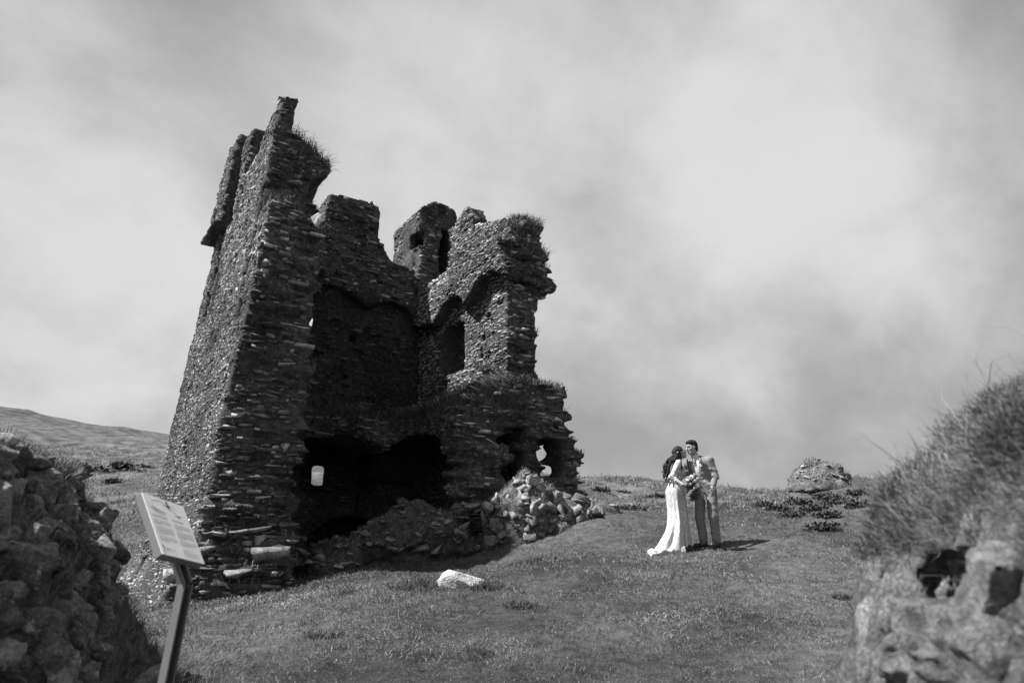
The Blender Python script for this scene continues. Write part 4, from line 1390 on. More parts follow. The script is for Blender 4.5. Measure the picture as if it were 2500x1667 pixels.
    band(arc(-.10, .338, .24, .046, 165, 270), .003 * taper, 'drawing', M_INK_L)
    band(arc(-.10, .345, .24, .040, 60, 150), .005 * taper, 'drawing', M_INK)
    band(arc(.05, .340, .17, .034, 10, 110), .004 * taper, 'drawing', M_INK)
    band(arc(-.02, .343, .10, .020, 30, 120), .006 * taper, 'drawing', M_INK_D)
    band(arc(.22, .330, .07, .024, 200, 330), .008 * taper, 'drawing', M_INK_D)
    band(arc(.10, .322, .24, .022, 250, 350), .003 * taper, 'drawing', M_INK_L)
    band(arc(.16, .342, .05, .014, 120, 330), .004 * taper, 'drawing', M_INK)
    prism('drawing', [(.02, .352), (.062, .352), (.058, .398), (.045, .392), (.040, .402), (.024, .398)], .0005, .0014, M_INK, flat=True)
    prism('drawing', [(.066, .350), (.085, .346), (.082, .366), (.068, .372)], .0005, .0014, M_INK_D, flat=True)

    # post: folded steel channel, cranked under the panel
    def channel(name, a, b, wx, wy, tk, xax):
        a = Vector(a); b = Vector(b); zax = (b - a).normalized(); xax = (Vector(xax) - zax * Vector(xax).dot(zax)).normalized(); yax = zax.cross(xax)
        pr = [(-wx, -wy), (wx, -wy), (wx, -wy + tk), (-wx + tk, -wy + tk), (-wx + tk, wy - tk), (wx, wy - tk), (wx, wy), (-wx, wy)]
        bm = bmesh.new()
        lo = [bm.verts.new(a + xax * x + yax * y) for x, y in pr]; hi = [bm.verts.new(b + xax * x + yax * y) for x, y in pr]
        for i in range(8): bm.faces.new((lo[i], lo[(i + 1) % 8], hi[(i + 1) % 8], hi[i]))
        bm.faces.new(hi); bm.faces.new(lo[::-1]); bmesh.ops.recalc_face_normals(bm, faces=bm.faces)
        me = bpy.data.meshes.new(name); bm.to_mesh(me); bm.free()
        return obj(name, me, M_POST, root)
    P0 = Vector((-2.035, 4.34, gz(-2.035, 4.34) - .25)) - root.location
    P1 = Vector((-1.965, 4.36, 1.42)) - root.location
    P2 = C + up * 0.10 - n * 0.052 + r * 0.02
    ch = (0.85, -0.52, 0)
    channel('post', P0, P1, 0.034, 0.030, 0.010, ch)
    channel('bracket', P1 + Vector((0, 0, -.004)), P2, 0.032, 0.028, 0.010, ch)


info_board()


# ================================================================== the couple
M_SKIN = plain('skin', 0.30, 0.55, 0.3)
M_SUIT = plain('suit_cloth', 0.20, 0.85, 0.15, 60.0, 0.12)
M_SHIRT = plain('shirt_cotton', 0.55, 0.8, 0.2)
M_TIE = plain('tie_silk', 0.20, 0.5, 0.3, 90.0, 0.8)
M_HAIR = plain('dark_hair', 0.022, 0.75, 0.2, 40.0, 0.4)
M_SHOE = plain('shoe_leather', 0.03, 0.35, 0.5)
M_DARKL = plain('dark_feature', 0.02, 0.6, 0.2)
M_LIP = plain('lips', 0.22, 0.5, 0.3)
M_FLOWER = plain('cream_petals', 0.70, 0.7, 0.2)
M_FLOWER2 = plain('dusky_petals', 0.32, 0.7, 0.2)
M_FOLIAGE = grass_material('bouquet_leaves', 0.02, 0.12)
M_PAMPAS = grass_material('pampas_plume', 0.25, 0.55)


def lace_material(name, hi, lo, sc):
    m, t, b = mat_base(name, 0.8, 0.2)
    p = t.new('ShaderNodeTexCoord').outputs['Object']
    vo = t.new('ShaderNodeTexVoronoi', {'Scale': sc, 'Vector': p}, feature='F1').outputs['Distance']
    n = t.noise(p, 18.0, 4.0, 0.6)
    f = t.math('MULTIPLY', t.ramp(vo, 0.28, 0.55), t.ramp(n, 0.38, 0.58))
    link(t, grey(t, t.mixf(f, hi, lo)), b.inputs['Base Color'])
    bump(t, b, vo, 0.004)
    return m


M_LACE = lace_material('lace', 0.60, 0.28, 34.0)
M_DRESS = lace_material('lace_gown', 0.56, 0.40, 55.0)
CX, CY = 3.34, 12.0
GROOM = np.array([CX, CY, gz(CX, CY) + 0.01])


def fmesh(F, name, mat, parent, thick=None):
    V, Q = surface_nets(F.d, F.lo, F.h)
    me = np_mesh(name, V, Q, smooth=True)
    return obj(name, me, mat, parent)


def hand(F, wrist, fdir, side, up, sc=1.0, curl=0.35):
    """palm, four unequal bent fingers, thumb from the side of the palm"""
    f = norm(fdir); s_ = norm(side); u = norm(up)
    w0 = Vector(wrist)
    p1 = w0 + f * 0.075 * sc
    for k in (-0.026, -0.009, 0.009, 0.026):
        F.cap(w0 + s_ * k * .7 * sc, p1 + s_ * k * sc, .017 * sc, .013 * sc, k=0.012)
    for k, L in ((-0.029, .062), (-0.010, .075), (0.010, .080), (0.029, .070)):
        a = p1 + s_ * k * sc
        b_ = a + (f + u * curl * .5).normalized() * L * .5 * sc
        c_ = b_ + (f * .8 + u * curl).normalized() * L * .5 * sc
        F.cap(a, b_, .0090 * sc, .0082 * sc, k=0.004); F.cap(b_, c_, .0082 * sc, .0068 * sc, k=0.003)
    a = w0 + f * .022 * sc + s_ * .026 * sc
    b_ = a + (f * .6 + s_ * .6 + u * .3).normalized() * .038 * sc
    c_ = b_ + (f * .9 + s_ * .1 + u * .3).normalized() * .030 * sc
    F.cap(a, b_, .0125 * sc, .0095 * sc, k=0.008); F.cap(b_, c_, .0095 * sc, .0078 * sc, k=0.003)


def head(F, c, fwd, up=(0, 0, 1), sc=1.0, jaw=1.0):
    A = frame(fwd, up)
    L, Fw, U = (Vector(A[i]) for i in range(3))
    c = Vector(c)
    P = lambda l, f, u: c + (L * l + Fw * f + U * u) * sc
    F.ell(P(0, -.012, .028), np.array([.073, .094, .092]) * sc, 0.02, rot=A)         # cranium
    F.ell(P(0, .022, -.035), np.array([.060, .072, .085]) * sc, 0.03, rot=A)         # face
    F.ell(P(0, .050, -.098), np.array([.034 * jaw, .034, .026]) * sc, 0.025, rot=A)  # chin
    F.cap(P(.045, .0, -.065), P(.02, .05, -.098), .026 * sc, .02 * sc, k=.02)
    F.cap(P(-.045, .0, -.065), P(-.02, .05, -.098), .026 * sc, .02 * sc, k=.02)
    F.cap(P(0, .088, .012), P(0, .112, -.030), .009 * sc, .013 * sc, k=.012)         # nose
    for s_ in (-1, 1):
        F.ell(P(.009 * s_, .104, -.034), np.array([.008, .010, .007]) * sc, .006, rot=A)
        F.ell(P(.031 * s_, .096, .008), np.array([.016, .012, .011]) * sc, .012, 'sub', rot=A)   # eye sockets
        F.ell(P(.031 * s_, .078, .006), np.array([.013, .012, .012]) * sc, .006, rot=A)          # eyeballs under lids
        F.cap(P(.014 * s_, .094, .026), P(.05 * s_, .078, .024), .008 * sc, .007 * sc, k=.010)   # brow ridge
        F.ell(P(.048 * s_, .055, -.025), np.array([.018, .02, .018]) * sc, .02, rot=A)           # cheekbone
        F.ell(P(.074 * s_, -.006, -.008), np.array([.008, .018, .031]) * sc, .006, rot=A)        # ears
    F.ell(P(0, .086, -.063), np.array([.021, .012, .006]) * sc, .006, rot=A)          # lips
    F.ell(P(0, .084, -.074), np.array([.018, .012, .007]) * sc, .006, rot=A)
    return P, A


def small_ell(name, c, r, rot, mat, parent, n=10):
    bm = bmesh.new()
    bmesh.ops.create_uvsphere(bm, u_segments=n, v_segments=max(6, n // 2 + 1), radius=1.0)
    M = Matrix(np.array(rot).T.tolist()) @ Matrix.Diagonal(r)
    for v in bm.verts: v.co = M @ v.co + Vector(c)
    for f in bm.faces: f.smooth = True
    me = bpy.data.meshes.new(name); bm.to_mesh(me); bm.free()
    return obj(name, me, mat, parent)


def groom():
    root = empty('person', tuple(GROOM))
    tag(root, 'man in a pale grey suit and tie leaning down to kiss the bride', 'person', 'couple kissing')
    fw = norm((-0.62, -0.78, 0)); lf = norm((0.78, -0.62, 0))
    hipL, hipR = (.08, -.06, .92), (-.08, .05, .92)
    kneeL, kneeR = (.065, -.12, .50), (-.135, .0, .50)
    ankL, ankR = (.095, -.07, .075), (-.085, .06, .075)
    shL, shR = (.082, -.142, 1.435), (-.258, .108, 1.415)
    elL, wrL = (.145, -.17, 1.165), (.055, -.27, .955)
    elR, wrR = (-.42, .12, 1.22), (-.56, .03, 1.12)
    chest = (-.085, -.025, 1.30); neck = (-.125, -.03, 1.50); hd = (-.195, -.075, 1.675)
    A_t = frame((-.62, -.78, 0))
    # body: one continuous surface from crown to soles
    F = Field((-.72, -.48, -.02), (.36, .36, 1.86), .0062)
    F.ell((0, 0, .95), (.165, .115, .15), .04, rot=A_t)
    F.ell((-.03, -.01, 1.12), (.150, .105, .18), .05, rot=A_t)
    F.ell(chest, (.175, .115, .20), .05, rot=A_t)
    F.cap(shL, shR, .065, .065, k=.06)
    F.cap(neck, (-.175, -.06, 1.62), .058, .053, k=.03)
    for h_, k_, a_, ft in ((hipL, kneeL, ankL, (-.11, -.13, 0)), (hipR, kneeR, ankR, (-.15, -.07, 0))):
        F.chain([h_, k_, a_], [.092, .058, .040], .04)
        e = np.array(a_) + np.array(ft) * 1.0; e[2] = .03
        F.cap((a_[0] + .02, a_[1] + .02, .035), e, .036, .030, k=.02)
    F.chain([shL, elL, wrL], [.052, .042, .027], .03)
    F.chain([shR, elR, wrR], [.052, .042, .027], .03)
    hand(F, wrL, (-.15, -.18, -1), (-.7, -.6, .1), (-.6, .4, 0), 1.05, .5)
    hand(F, wrR, (-1, -.1, -.1), (0, 0, 1), (0, -1, 0), 1.05, .6)
    P, A = head(F, hd, (-.93, -.34, -.12), (-.10, -.02, 1), 1.0)
    fmesh(F, 'body', M_SKIN, root)
    # hair: short at the sides, swept up in front
    F = Field((-.36, -.24, 1.55), (.02, .10, 1.88), .006)
    F.ell(P(0, -.022, .040), (.079, .098, .092), .02, rot=A)
    F.ell(P(0, .035, .092), (.062, .058, .034), .03, rot=A)
    F.ell(P(0, -.055, -.02), (.070, .055, .085), .02, rot=A)
    F.ell(P(0, .075, -.012), (.075, .072, .080), .012, 'sub', rot=A)
    F.ell(P(0, .03, -.085), (.12, .12, .055), .012, 'sub', rot=A)
    F.ell(P(.085, .022, -.03), (.022, .026, .034), .006, 'sub', rot=A); F.ell(P(-.085, .022, -.03), (.022, .026, .034), .006, 'sub', rot=A)
    F.noise((.02, .012, .02), .006, 3)
    fmesh(F, 'hair', M_HAIR, root)
    for s_ in (-1, 1):
        small_ell('eyebrow', P(.032 * s_, .094, .028), (.019, .006, .0045), A, M_HAIR, root)
        small_ell('eye', P(.031 * s_, .0895, .006), (.010, .003, .003), A, M_DARKL, root)
    small_ell('lips', P(0, .095, -.068), (.018, .005, .007), A, M_LIP, root)
    # trousers
    F = Field((-.32, -.32, .03), (.30, .26, 1.06), .008)
    F.ell((0, 0, .96), (.172, .125, .12), .04, rot=A_t)
    for h_, k_, a_ in ((hipL, kneeL, ankL), (hipR, kneeR, ankR)):
        F.chain([h_, k_, (a_[0], a_[1], .085)], [.102, .078, .072], .03)
        for i in range(9):     # folds over the shin and behind the knee
            zf = .12 + .06 * i + .02 * math.sin(5 * i); tt = (.5 - zf) / .43 if zf < .5 else 0
            c_ = np.array(k_) * (1 - tt) + np.array([a_[0], a_[1], .085]) * tt
            F.cap((c_[0] - .07, c_[1] - .05, zf + .03), (c_[0] + .06, c_[1] - .055, zf - .02), .006 + .008 * (zf < .25), .006, k=.03)
    F.put((-.4, -.4, -.1), (.4, .4, .07), lambda X, Y, Z: Z - .060 + 0 * X + 0 * Y, 0, 'sub', m=.02)
    F.noise((.10, .10, .05), .006, 4)
    fmesh(F, 'trousers', M_SUIT, root)
    for a_, ft in ((ankL, (-.12, -.135, 0)), (ankR, (-.165, -.075, 0))):
        F = Field((a_[0] - .26, a_[1] - .26, -.02), (a_[0] + .12, a_[1] + .12, .16), .006)
        e = np.array(a_) + np.array(ft); e[2] = .032
        F.cap((a_[0] + .03, a_[1] + .03, .042), e, .046, .038, k=.02)
        F.cap((a_[0], a_[1], .10), (a_[0] - .02, a_[1] - .02, .05), .047, .045, k=.03)
        F.put((-1, -1, -1), (1, 1, .01), lambda X, Y, Z: Z - .006 + 0 * X + 0 * Y, 0, 'sub', m=.02)
        fmesh(F, 'shoe', M_SHOE, root)
    # shirt front and collar
    F = Field((-.36, -.30, 1.05), (.10, .14, 1.60), .007)
    F.ell(np.array(chest) + np.array(fw) * .012, (.150, .122, .215), .03, rot=A_t)
    F.cap((neck[0], neck[1], 1.455), (neck[0] - .022, neck[1] - .013, 1.54), .078, .070, k=.02)
    F.cap((neck[0] - .032, neck[1] - .022, 1.575), (-.185, -.068, 1.70), .064, .070, k=.004, op='sub')
    fmesh(F, 'shirt', M_SHIRT, root)
    # tie
    def on_front(l, z, off):
        c_ = Vector((chest[0] + (z - 1.30) * -.19, chest[1] + (z - 1.3) * -.03, z))
        return c_ + lf * l + fw * off
    F = Field((-.40, -.36, 1.0), (.0, .0, 1.56), .006)
    F.cap(on_front(0, 1.455, .102), on_front(0, 1.41, .122), .020, .016, k=.01)
    for z in np.linspace(1.40, 1.12, 9):
        wd = .018 + (1.42 - z) * .055
        F.cap(on_front(-wd, z, .126), on_front(wd, z, .126), .008, .008, k=.02)
    fmesh(F, 'tie', M_TIE, root)
    # jacket, open in a V, one hem longer at the back
    F = Field((-.70, -.40, .78), (.36, .36, 1.58), .0075)
    F.ell((0.0, 0.0, 1.00), (.186, .146, .36), .05, rot=A_t)
    F.ell((-.03, -.008, 1.14), (.176, .132, .20), .06, rot=A_t)
    F.ell(chest, (.198, .142, .215), .06, rot=A_t)
    F.cap(shL, shR, .072, .072, k=.06)
    F.cap((-.10, -.015, 1.455), (-.13, -.02, 1.50), .100, .085, k=.07)
    F.cap((.05, .05, .98), (.085, .035, .85), .10, .085, k=.06)
    F.put((-.6, -.4, .6), (.4, .4, .92), lambda X, Y, Z: Z - (.865 - .22 * np.clip(X * .62 + Y * .78, -.15, .15)), 0, 'sub', m=.05)
    # the V: wedge widening upward from the button
    def vee(X, Y, Z):
        cx_ = chest[0] + (Z - 1.30) * -.19; cy_ = chest[1] + (Z - 1.3) * -.03
        l = (X - cx_) * lf.x + (Y - cy_) * lf.y
        q = (X - cx_) * fw.x + (Y - cy_) * fw.y
        return np.maximum(np.abs(l) - (Z - 1.06) * .25, .03 - q)
    F.put((-.4, -.4, 1.0), (.1, .1, 1.6), vee, 0, 'sub', m=.02)
    F.cap((neck[0] + .02, neck[1] + .01, 1.44), (-.15, -.045, 1.62), .080, .072, k=.006, op='sub')
    F.chain([shL, elL, tuple(np.array(wrL) + (0.003, .01, .02))], [.067, .056, .046], .03)
    F.chain([shR, elR, tuple(np.array(wrR) + (.02, 0, 0))], [.067, .056, .046], .03)
    for i in range(7):     # sleeve creases
        t_ = .15 + i * .12
        c_ = np.array(shL) * (1 - t_) + np.array(elL) * t_ if t_ < .75 else np.array(elL) * (1.75 - t_) + np.array(wrL) * (t_ - .75)
        F.cap(c_ + np.array([-.06, -.045, .02]), c_ + np.array([.05, -.05, -.025]), .013, .010, k=.025)
    F.cap((-.09, -.15, 1.13), (.07, -.12, 1.17), .008, .008, k=.03); F.cap((-.02, -.14, 1.05), (.10, -.09, 1.12), .008, .008, k=.03)
    F.cap(tuple(np.array(wrL) + (0, 0, -.01)), tuple(np.array(wrL) + (-.02, -.03, -.09)), .042, .042, k=.004, op='sub')
    F.noise((.09, .09, .06), .005, 6)
    fmesh(F, 'jacket', M_SUIT, root)
    # lapels: thin folded strips each side of the V
    for s_ in (-1, 1):
        V = []
        for i, z in enumerate(np.linspace(1.07, 1.47, 9)):
            l0 = s_ * ((z - 1.06) * .25 + .002); wd = .012 + .058 * math.sin(math.pi * min(1, (z - 1.05) / .46)) ** .8
            off = .128 + .018 * (1 - abs(z - 1.28) / .25)
            V += [on_front(l0, z, off), on_front(l0 + s_ * wd, z, off - .012 - .35 * wd)]
        Q = [(2 * i, 2 * i + 1, 2 * i + 3, 2 * i + 2) for i in range(8)]
        o = obj('lapel', np_mesh('lapel', np.array([tuple(v) for v in V]), np.array(Q), smooth=True), M_SUIT, root)
        sm = o.modifiers.new('thick', 'SOLIDIFY'); sm.thickness = .008; sm.offset = 0
    # flower in the buttonhole
    bc = on_front(.115, 1.345, .135)
    F = Field(np.array(bc) - .06, np.array(bc) + .06, .005)
    for k in range(7):
        a = k * .9
        F.ell(bc + lf * .018 * math.cos(a) + Vector((0, 0, .016 * math.sin(a))) + fw * .012, (.014, .012, .013), .004)
    fmesh(F, 'buttonhole_flower', M_FLOWER, root)
    leaf_cloud('buttonhole_leaves', bc + Vector((.01, -.01, -.01)), (.045, .03, .05), 40, .035, M_FOLIAGE, root, seed=8)
    # shirt cuff and ring hand side
    F = Field(np.array(wrL) - .08, np.array(wrL) + .08, .005)
    F.cap(tuple(np.array(wrL) + (.004, .012, .02)), tuple(np.array(wrL) + (-.002, -.006, -.008)), .040, .038, k=.0)
    F.cap(tuple(np.array(wrL) + (.01, .03, .06)), tuple(np.array(wrL) + (-.012, -.04, -.06)), .034, .030, k=.0, op='sub')
    fmesh(F, 'cuff', M_SHIRT, root)
    return root


groom()


def bride():
    root = empty('person', tuple(GROOM + np.array([-.52, -.04, gz(CX - .52, CY - .04) - gz(CX, CY)])))
    tag(root, 'woman with long dark curls in a white lace gown holding a bouquet', 'person', 'couple kissing')
    off = np.array([.52, .04, GROOM[2] - root.location.z])
    J = lambda x, y, z: tuple(np.array([x, y, z]) + off)
    fd = norm((.97, -.20, 0)); A_t = frame(fd)
    # (coordinates below are given from the man's feet, then shifted)
    hd = J(-.405, -.085, 1.585); neck = J(-.475, -.075, 1.42); chest = J(-.465, -.06, 1.27); waist = J(-.515, -.04, 1.06); hip = J(-.53, -.03, .93)
    shN, shF = J(-.475, -.225, 1.385), J(-.43, .10, 1.385)
    elN, wrN = J(-.625, -.265, 1.135), J(-.465, -.345, .985)
    elF, wrF = J(-.36, .16, 1.2), J(-.20, .14, 1.27)
    F = Field(J(-.82, -.46, -.1), J(-.05, .32, 1.74), .0066)
    F.ell(hip, (.160, .125, .14), .05, rot=A_t); F.ell(waist, (.118, .09, .14), .05, rot=A_t); F.ell(chest, (.138, .095, .17), .05, rot=A_t)
    for l in (-.065, .065):
        F.ell(tuple(np.array(chest) + np.array(fd) * .085 + np.array(A_t[0]) * l + np.array([0, 0, -.01])), (.062, .05, .06), .03, rot=A_t)
    F.cap(shN, shF, .045, .045, k=.05)
    F.cap(neck, J(-.425, -.085, 1.54), .045, .041, k=.03)
    for s_ in (-.075, .075):
        h_ = np.array(hip) + np.array(A_t[0]) * s_; k_ = h_ + np.array([.01, 0, -.45]); a_ = h_ + np.array([-.01, 0, -.86])
        F.chain([h_, k_, a_], [.085, .052, .034], .03)
        F.cap(a_ + np.array([0, 0, -.03]), a_ + np.array([.15, -.03, -.05]), .034, .025, k=.02)
    F.chain([shN, elN, wrN], [.044, .034, .023], .03); F.chain([shF, elF, wrF], [.044, .034, .023], .03)
    hand(F, wrN, (.8, -.15, -.35), (.1, -.3, 1), (.2, 1, 0), .92, .9)
    hand(F, wrF, (1, .1, .3), (0, .2, 1), (0, -1, 0), .92, .4)
    P, A = head(F, hd, (.93, .08, .34), (-.34, 0, 1), .93, .85)
    fmesh(F, 'body', M_SKIN, root)
    for s_ in (-1, 1):
        small_ell('eyebrow', P(.032 * s_, .094, .028), (.016, .005, .0035), A, M_HAIR, root)
        small_ell('eye', P(.031 * s_, .0895, .006), (.010, .003, .003), A, M_DARKL, root)
    small_ell('lips', P(0, .095, -.068), (.015, .005, .006), A, M_LIP, root)
    # hair: cap and long curls down the back
    rng = np.random.default_rng(91)
    F = Field(J(-.80, -.34, 1.02), J(-.26, .22, 1.78), .0075)
    F.ell(P(0, -.028, .036), (.083, .098, .090), .02, rot=A)
    F.ell(P(0, -.085, -.04), (.086, .07, .12), .04, rot=A)
    for k in range(34):
        a = rng.uniform(-1, 1)
        x0 = np.array(P(.075 * a, -.06 - .05 * rng.random(), .0 - .05 * rng.random()))
        end = np.array(J(-.60 - .12 * rng.random() - .04 * rng.random(), -.07 + .13 * a + rng.normal(0, .02), 1.12 + .22 * rng.random() ** 1.5))
        if k % 5 == 0: end = np.array(J(-.43 + .03 * rng.random(), -.18 + .04 * a, 1.24 + .1 * rng.random()))
        pts = []
        ph = rng.uniform(0, 6)
        for i in range(9):
            t_ = i / 8
            p = x0 * (1 - t_) + end * t_ + np.array([-.05, 0, .02]) * math.sin(math.pi * t_)
            p += np.array([math.cos(ph + t_ * 13), math.sin(ph + t_ * 13), 0]) * .016 * min(1, 2 * t_)
            pts.append(p)
        F.chain(pts, list(np.linspace(.020, .009, 9)), .010)
    F.ell(P(0, .074, -.02), (.082, .082, .102), .012, 'sub', rot=A)
    F.noise((.03, .03, .03), .007, 9)
    fmesh(F, 'hair', M_HAIR, root)
    # flowers pinned along the back of the hair
    bm = bmesh.new()
    for k in range(16):
        a = -1.2 + 2.4 * k / 15
        c_ = Vector(P(.092 * math.sin(a), -.075 - .02 * math.cos(a * 2) * 0, .115 - .11 * abs(math.sin(a)) - .012 * (k % 3)))
        r_ = bmesh.ops.create_icosphere(bm, subdivisions=1, radius=.011 + .006 * rng.random())
        for v in r_['verts']: v.co = v.co + c_ + Vector(rng.normal(0, .003, 3))
    me = bpy.data.meshes.new('hair_flowers'); bm.to_mesh(me); bm.free()
    tag(obj('hair_flowers', me, M_FLOWER, root), kind='stuff')
    # bodice and lace sleeves
    F = Field(J(-.80, -.40, .90), J(-.10, .30, 1.50), .0075)
    F.ell(waist, (.128, .102, .16), .05, rot=A_t); F.ell(chest, (.146, .105, .175), .05, rot=A_t)
    for l in (-.065, .065):
        F.ell(tuple(np.array(chest) + np.array(fd) * .088 + np.array(A_t[0]) * l + np.array([0, 0, -.01])), (.068, .055, .065), .03, rot=A_t)
    F.cap(shN, shF, .053, .053, k=.04)
    F.cap(tuple(np.array(chest) + np.array(fd) * .14 + np.array([0, 0, .02])), tuple(np.array(neck) + np.array([.05, 0, .05])), .02, .075, k=.02, op='sub')
    F.cap(neck, J(-.42, -.085, 1.56), .06, .06, k=.01, op='sub')
    F.noise((.05, .05, .05), .005, 5)
    fmesh(F, 'bodice', M_LACE, root)
    for nm, (a_, b_, c_) in (('near', (shN, elN, wrN)), ('far', (shF, elF, wrF))):
        F = Field(np.minimum(np.minimum(a_, b_), c_) - .1, np.maximum(np.maximum(a_, b_), c_) + .1, .007)
        F.chain([a_, b_, c_], [.057, .045, .034], .03)
        for i in range(8):
            t_ = i / 8; q = np.array(a_) * (1 - t_) + np.array(b_) * t_
            F.ell(q + rng.normal(0, .028, 3), (.022, .022, .022), .02)
        F.noise((.03, .03, .03), .008, 15)
        F.cap(c_, tuple(np.array(c_) * 1.0 + (np.array(c_) - np.array(b_)) * .5), .030, .03, k=.004, op='sub')
        fmesh(F, 'sleeve', M_LACE, root)
    # skirt: rings with hanging folds, and the train spread over the grass behind her
    nr, na = 34, 72
    V = np.zeros((nr, na, 3))
    g0 = root.location
    for i in range(nr):
        t_ = i / (nr - 1); z = 1.07 * (1 - t_) + 0.03 * t_
        cx_ = np.interp(z, [0, .4, .93, 1.07], [-.545, -.515, -.53, -.515]); cy_ = np.interp(z, [0, .93, 1.07], [-.06, -.03, -.04])
        rx = np.interp(z, [0, .08, .3, .6, .93, 1.07], [.170, .160, .148, .152, .160, .118]); ry = np.interp(z, [0, .3, .6, .93, 1.07], [.21, .18, .165, .172, .106])
        for j in range(na):
            a = 2 * math.pi * j / na
            fold = (1 - z / 1.07) * (.030 * math.sin(a * 7 + z * 2) + .020 * math.sin(a * 13 - z * 3) + .028 * math.sin(a * 3 + 1) + .012 * math.sin(a * 19 + z * 5))
            x, y = cx_ + (rx + fold) * math.cos(a), cy_ + (ry + fold) * math.sin(a)
            V[i, j] = np.array([x, y, z]) + off
    # hem: lift at the front (towards him), sweep to the train at the back
    for j in range(na):
        a = 2 * math.pi * j / na
        back = max(0.0, math.cos(a - math.pi * 1.08)) ** 1.5
        for i in range(nr):
            t_ = i / (nr - 1)
            if t_ > .45:
                q = ((t_ - .45) / .55) ** 2.2
                V[i, j, 0] -= .24 * back * q; V[i, j, 1] -= .06 * back * q
            gq = float(ground_z([g0.x + V[i, j, 0]], [g0.y + V[i, j, 1]], False)[0]) - float(ground_z([g0.x], [g0.y], False)[0]) if t_ > .6 else 0
            V[i, j, 2] += ((gq - .02) * ((t_ - .6) / .4) ** 2 if t_ > .6 else 0) + (.06 * max(0, math.cos(a - .2)) * t_ ** 6)
    I = np.arange(nr - 1)[:, None] * na; Jn = np.arange(na)[None, :]
    Q = np.stack([I + Jn, I + (Jn + 1) % na, I + na + (Jn + 1) % na, I + na + Jn], -1).reshape(-1, 4)
    sk = obj('skirt', np_mesh('skirt', V.reshape(-1, 3), Q, smooth=True), M_DRESS, root)
    F = Field(J(-1.26, -.80, -.30), J(-.35, .25, .55), .010)

    def train(X, Y, Z):
        # a tongue of cloth running from the hem out to the left and a little towards the viewer
        x = X - off[0]; y = Y - off[1]
        u = np.clip((-.62 - x) / .50, -.5, 1.0)
        cyy = -.10 - .34 * np.clip(u, 0, 1) ** 1.2
        wd = .20 - .07 * np.clip(u, 0, 1) ** 2
        gx = 0.0; zg = off[2] * 0 + (gy_ * (y + .04))
        top = .028 + .26 * np.exp(-((u + .10) / .30) ** 2) * np.exp(-((y - cyy) / .16) ** 2) + .018 * np.sin((y - cyy) * 42 + u * 5) + .012 * np.sin(u * 16)
        d1 = np.maximum(np.abs(y - cyy) - wd, x + .50)
        d1 = np.maximum(d1, -1.13 - x + .25 * (np.abs(y - cyy) / .2) ** 2 * .2)
        return np.maximum(d1, np.maximum(Z - off[2] - zg - top, zg + off[2] - .05 - Z)) * .7
    gy_ = (gz(CX - .8, CY - .5) - gz(CX - .8, CY)) / -.5
    gx_ = gz(CX - .9, CY - .3) - gz(CX - .5, CY - .3)
    F.put(F.lo, np.array([a[-1] for a in F.ax]), train, 0, m=0)
    F.noise((.12, .12, .08), .012, 17)
    tr = fmesh(F, 'train', M_DRESS, root)
    tr.location.z = gx_ * .5 - .02
    small = obj('shoe', np_mesh('shoe', *surface_nets_shoe(J(-.47, -.16, .02))), M_SHOE, root)
    return root


def surface_nets_shoe(c):
    F = Field(np.array(c) - .14, np.array(c) + .14, .007)
    F.cap(np.array(c) + np.array([-.06, 0, .01]), np.array(c) + np.array([.08, -.02, 0]), .032, .026)
    return surface_nets(F.d, F.lo, F.h)


bride()


